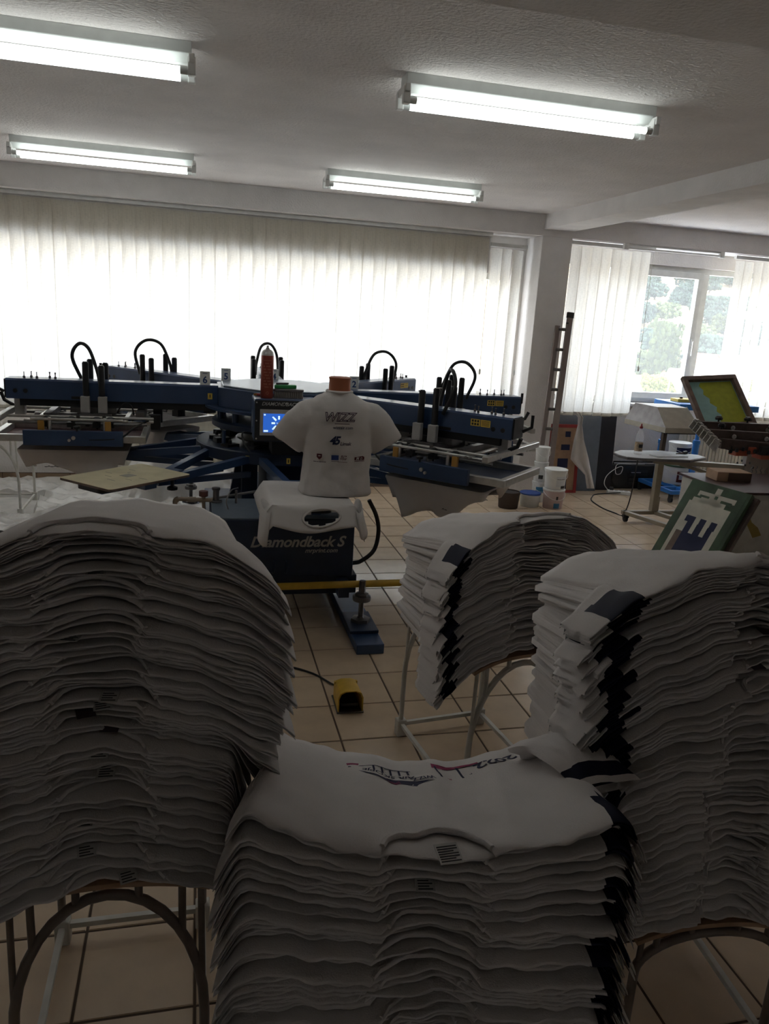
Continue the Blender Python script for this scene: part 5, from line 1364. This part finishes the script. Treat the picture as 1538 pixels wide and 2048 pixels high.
# ------------------------------------------------------------------ plastic sheet and second bench at the left
t = thing('plastic_sheet', 'crumpled clear plastic sheeting spread on the floor below the long window', 'plastic sheet', (0, 0, 0))
q = MB(); us = np.linspace(-2.3, .55, 90); vs2 = np.linspace(5.75, 7.62, 64); pp_ = rng.uniform(0, 6.28, (14, 3)); fq = rng.uniform(3, 26, (14, 2)) * np.where(rng.random((14, 2)) < .5, -1, 1)
def psz(x, y):
    z = sum(abs(math.sin(f_[0] * x + f_[1] * y + p_[0])) ** 3 * (.030 / (1 + .12 * abs(f_[0]))) for f_, p_ in zip(fq, pp_))
    z = .006 + .75 * z
    fb = max(0, 1 - max(0, abs(x + .05) - .09) / .07) * max(0, 1 - max(0, y - 6.97) / .07)          # lies over the press foot
    z = max(z, .062 * fb)
    ft = max(0, 1 - max(0, abs(x + .05) - .10) / .06) * max(0, 1 - max(0, abs(y - 6.65) - .15) / .06)
    z = max(z, .085 * ft)
    if abs(x + 1.56) < .26 and 6.38 < y < 7.10: z = min(z, .004)                                      # flat under the bench
    e = max(0, 1 - ((x + .30) / .42) ** 2 - ((y - 7.22) / .42) ** 2); z += .42 * e ** .8     # draped over boxes by the wall
    e = max(0, 1 - ((x - .18) / .30) ** 2 - ((y - 7.05) / .35) ** 2); z += .25 * e ** .8
    return z
q.grid(lambda x, y: (x + .02 * math.sin(9 * y), y + .03 * math.sin(7 * x + 1) + .015 * math.sin(23 * x), psz(x, y)), list(us), list(vs2))
keep = [k_ for k_, f_ in enumerate(q.f) if math.hypot(sum(q.v[i][0] for i in f_) / 4 + .05, sum(q.v[i][1] for i in f_) / 4 - 6.65) > .085]      # tucked round the levelling foot
q.f = [q.f[k_] for k_ in keep]; q.m = [q.m[k_] for k_ in keep]
q.build('sheet', 'plastic', t, smooth=40)
bench('white metal bench under the window beyond the bare pallet', (-1.56, 6.45, 0), .0, False, L=.58)
# ================================================================== outside: hillside, trees, house, roof heaters
def hill_z(x, y):
    e = float(np.interp(y, [14, 25, 60, 110, 150, 220, 300, 450, 620], [-22, -16, -7.2, -4.3, -3, 0, 2.8, 6.2, 9]))
    return CAM_H + y * math.tan(math.radians(e)) + (1.5 * math.sin(x * .05 + 1.2) + 1.0 * math.sin(x * .11 + y * .05)) * min(1, y / 150)
K['grass'] = mat('dry_hill_grass', (.26, .20, .12), .95, var=.18, vscale=.05, spec=.05)
K['leaf1'] = mat('foliage_olive', (.075, .092, .042), .95, var=.35, vscale=1.2, bump=.8, bscale=3, spec=.05, rnd=.2)
K['leaf2'] = mat('foliage_blue_green', (.042, .062, .047), .95, var=.35, vscale=1.0, bump=.8, bscale=3, spec=.05, rnd=.2)
K['leaf3'] = mat('foliage_yellow_green', (.15, .165, .05), .95, var=.35, vscale=1.5, bump=.8, bscale=4, spec=.05, rnd=.12)
K['bark'] = mat('bark', (.12, .09, .07), .9); K['roof'] = mat('red_roof', (.42, .15, .11), .8); K['housewall'] = mat('house_white', (.72, .70, .67), .9)
g = MB(); g.grid(lambda x, y: (x, y, hill_z(x, y)), list(np.linspace(-200, 640, 90)), list(np.linspace(14, 620, 100)))
hillo = struct(g.build('ground_hillside', 'grass', smooth=True))
def crown_mesh(name, m_, seed, nblob=150, hgt=1.0, br=(.07, .16)):
    r = random.Random(seed); q = MB()
    import bmesh
    bm = bmesh.new(); bmesh.ops.create_icosphere(bm, subdivisions=1, radius=1); V = [v.co.copy() for v in bm.verts]; F = [tuple(v.index for v in f.verts) for f in bm.faces]; bm.free()
    for k_ in range(nblob):
        a = r.uniform(0, 2 * PI); rr = .72 * math.sqrt(r.random()); z = r.uniform(.25, 1.0) * hgt; s = r.uniform(*br) * (1.15 - .35 * z / hgt)
        rr *= (1.1 - .5 * abs(z / hgt - .5)); ph = [r.uniform(0, 6) for _ in range(3)]
        c = Vector((rr * math.cos(a), rr * math.sin(a), z))
        q.add([c + v * s * (1 + .16 * math.sin(7 * v.x + ph[0]) * math.sin(8 * v.y + ph[1]) + .10 * math.sin(15 * v.z + ph[2])) for v in V], F)
    return q.mesh(name, m_, False)
TM = {k_: crown_mesh('crown', k_, i + 3, *((420, 1.0, (.035, .085)) if k_ == 'leaf3' else (220, 1.0, (.05, .13)))) for i, k_ in enumerate(('leaf1', 'leaf2', 'leaf3'))}
TMp = crown_mesh('crown', 'leaf1', 21, 170, 2.4)
trm = MB().tube([(0, 0, -.3), (0, 0, .35)], .06, 8, r1=.045).mesh('trunk', 'bark')
def tree(x, y, s, kind, label, grp, poplar=False):
    t = thing('poplar_tree' if poplar else 'tree', label, 'tree', (x, y, hill_z(x, y) - .1), random.uniform(0, 6), grp)
    t.scale = (s * (.55 if poplar else 1), s * (.55 if poplar else 1), s * random.uniform(.85, 1.15))
    for nm, me in (('crown', TMp if poplar else TM[kind]), ('trunk', trm)):
        o = bpy.data.objects.new(nm, me); C.objects.link(o); o.parent = t
def ray_xy(px, dist):
    p_ = at(px, 640, Y=dist); return p_.x, dist
rt = random.Random(5)
G1 = 'trees on the hillside outside'
hc = at(1405, 748, Y=118)
taken = [(hc.x + 1.0, 119.0, 4.5)]
def plant(n, px0, px1, y0, y1, s0, s1, kinds, label, grp, poplar=False):
    for i in range(n):
        for tries in range(400):
            s = rt.uniform(s0, s1) * (1 - .3 * tries / 400); x, y = ray_xy(rt.uniform(px0, px1), rt.uniform(y0, y1)); r_ = s * (.44 if poplar else .82)
            if all(math.hypot(x - a, y - b) > r_ + c for a, b, c in taken): break
        taken.append((x, y, r_)); tree(x, y, s, kinds[i % len(kinds)], label, grp, poplar)
plant(3, 1315, 1355, 108, 128, 4.2, 4.2, ('leaf1',), 'slim pale poplar standing before the dense belt', 'poplars outside', True)
plant(18, 1225, 1500, 56, 104, 2.5, 3.6, ('leaf3',), 'yellow-green leafy tree low on the slope behind the roof heaters', 'yellow-green trees outside')
plant(24, 1230, 1520, 132, 240, 4.5, 6.5, ('leaf1', 'leaf2', 'leaf2'), 'grey-green tree in the dense belt below the dry hill', 'trees of the dense belt')
plant(18, 1255, 1500, 262, 370, 4.5, 7.5, ('leaf2',), 'dark green round tree scattered on the dry hill', 'scattered hill trees')
plant(26, 1240, 1530, 420, 600, 7, 12, ('leaf2',), 'hazy tree high on the far ridge', 'ridge trees')
# small house
t = thing('house', 'small white house with red roof beyond the window', 'house', (hc.x, 118, hc.z - 1.0), .25); t.scale = (1.5, 1.5, 1.35)
MB().bx(-.9, 2.2, -1.0, 2.5, 0, 2.1).prism([(-.95, 2.1), (.65, 3.2), (2.25, 2.1)], -2.5, 1.0, 0, Matrix.Rotation(PI / 2, 4, 'X')).build('wall', 'housewall', t)
q = MB(); q.bar((.65, -.2 + .9, 3.25), (2.5, .7, 1.98), 3.8, .08, up=(0, 0, 1)); q.bar((.65, .7, 3.25), (-1.2, .7, 1.98), 3.8, .08); q.build('roof', 'roof', t)
MB().bx(-.55, .05, -1.02, -.99, .7, 1.5).build('window', 'slate', t); MB().cyl((.5, -1.03, 2.45), (.5, -.98, 2.45), .16, 14).build('vent', 'slate', t)
# flat roof below the window with two solar water heaters
rf = thing('flat_roof', 'pale flat roof below the window carrying solar water heaters', 'roof', (22.5, 33, -1.9))
MB().bx(-9, 9, -4, 2.2, -.3, 0).build('slab', 'housewall', rf)
def heater(label, px, py, y, sc):
    p_ = at(px, py, Y=y); t = thing('solar_heater', label, 'solar heater', (p_.x, y, p_.z), .0, 'solar water heaters'); t.scale = (sc,) * 3
    MB().cyl((-.75, 0, 0), (.75, 0, 0), .22, 20).build('tank', mat('tank_white', (.72, .72, .72), .5), t, smooth=40)
    X = Matrix.Translation((0, -.15, -.18)) @ Matrix.Rotation(.75, 4, 'X')
    pn = MB().bx(-.70, .70, -1.55, 0, -.03, .03, 0, X).build('collector', mat('collector_frame', (.45, .44, .44), .5), t)
    q = MB()
    for k_ in range(18): q.bx(-.66 + k_ * .076, -.61 + k_ * .076, -1.50, -.04, .03, .05, 0, X)
    q.build('glass_tube', mat('collector_tube', (.28, .24, .24), .4), t)
    q = MB()
    for s in (-1, 1): q.bar((s * .6, .1, -.1), (s * .6, .25, -1.6), .04, .04); q.bar((s * .6, .25, -1.6), (s * .6, -1.2, -1.25), .04, .04); q.bar((s * .6, .1, -.2), (s * .6, -1.0, -1.15), .04, .04)
    q.build('stand', mat('stand_metal', (.55, .55, .53), .5), t)
heater('solar water heater with striped collector on the flat roof beside the window mullion', 1368, 747, 32.0, 1.0)
heater('solar water heater half hidden behind the drawn blind', 1255, 757, 32.6, .8)
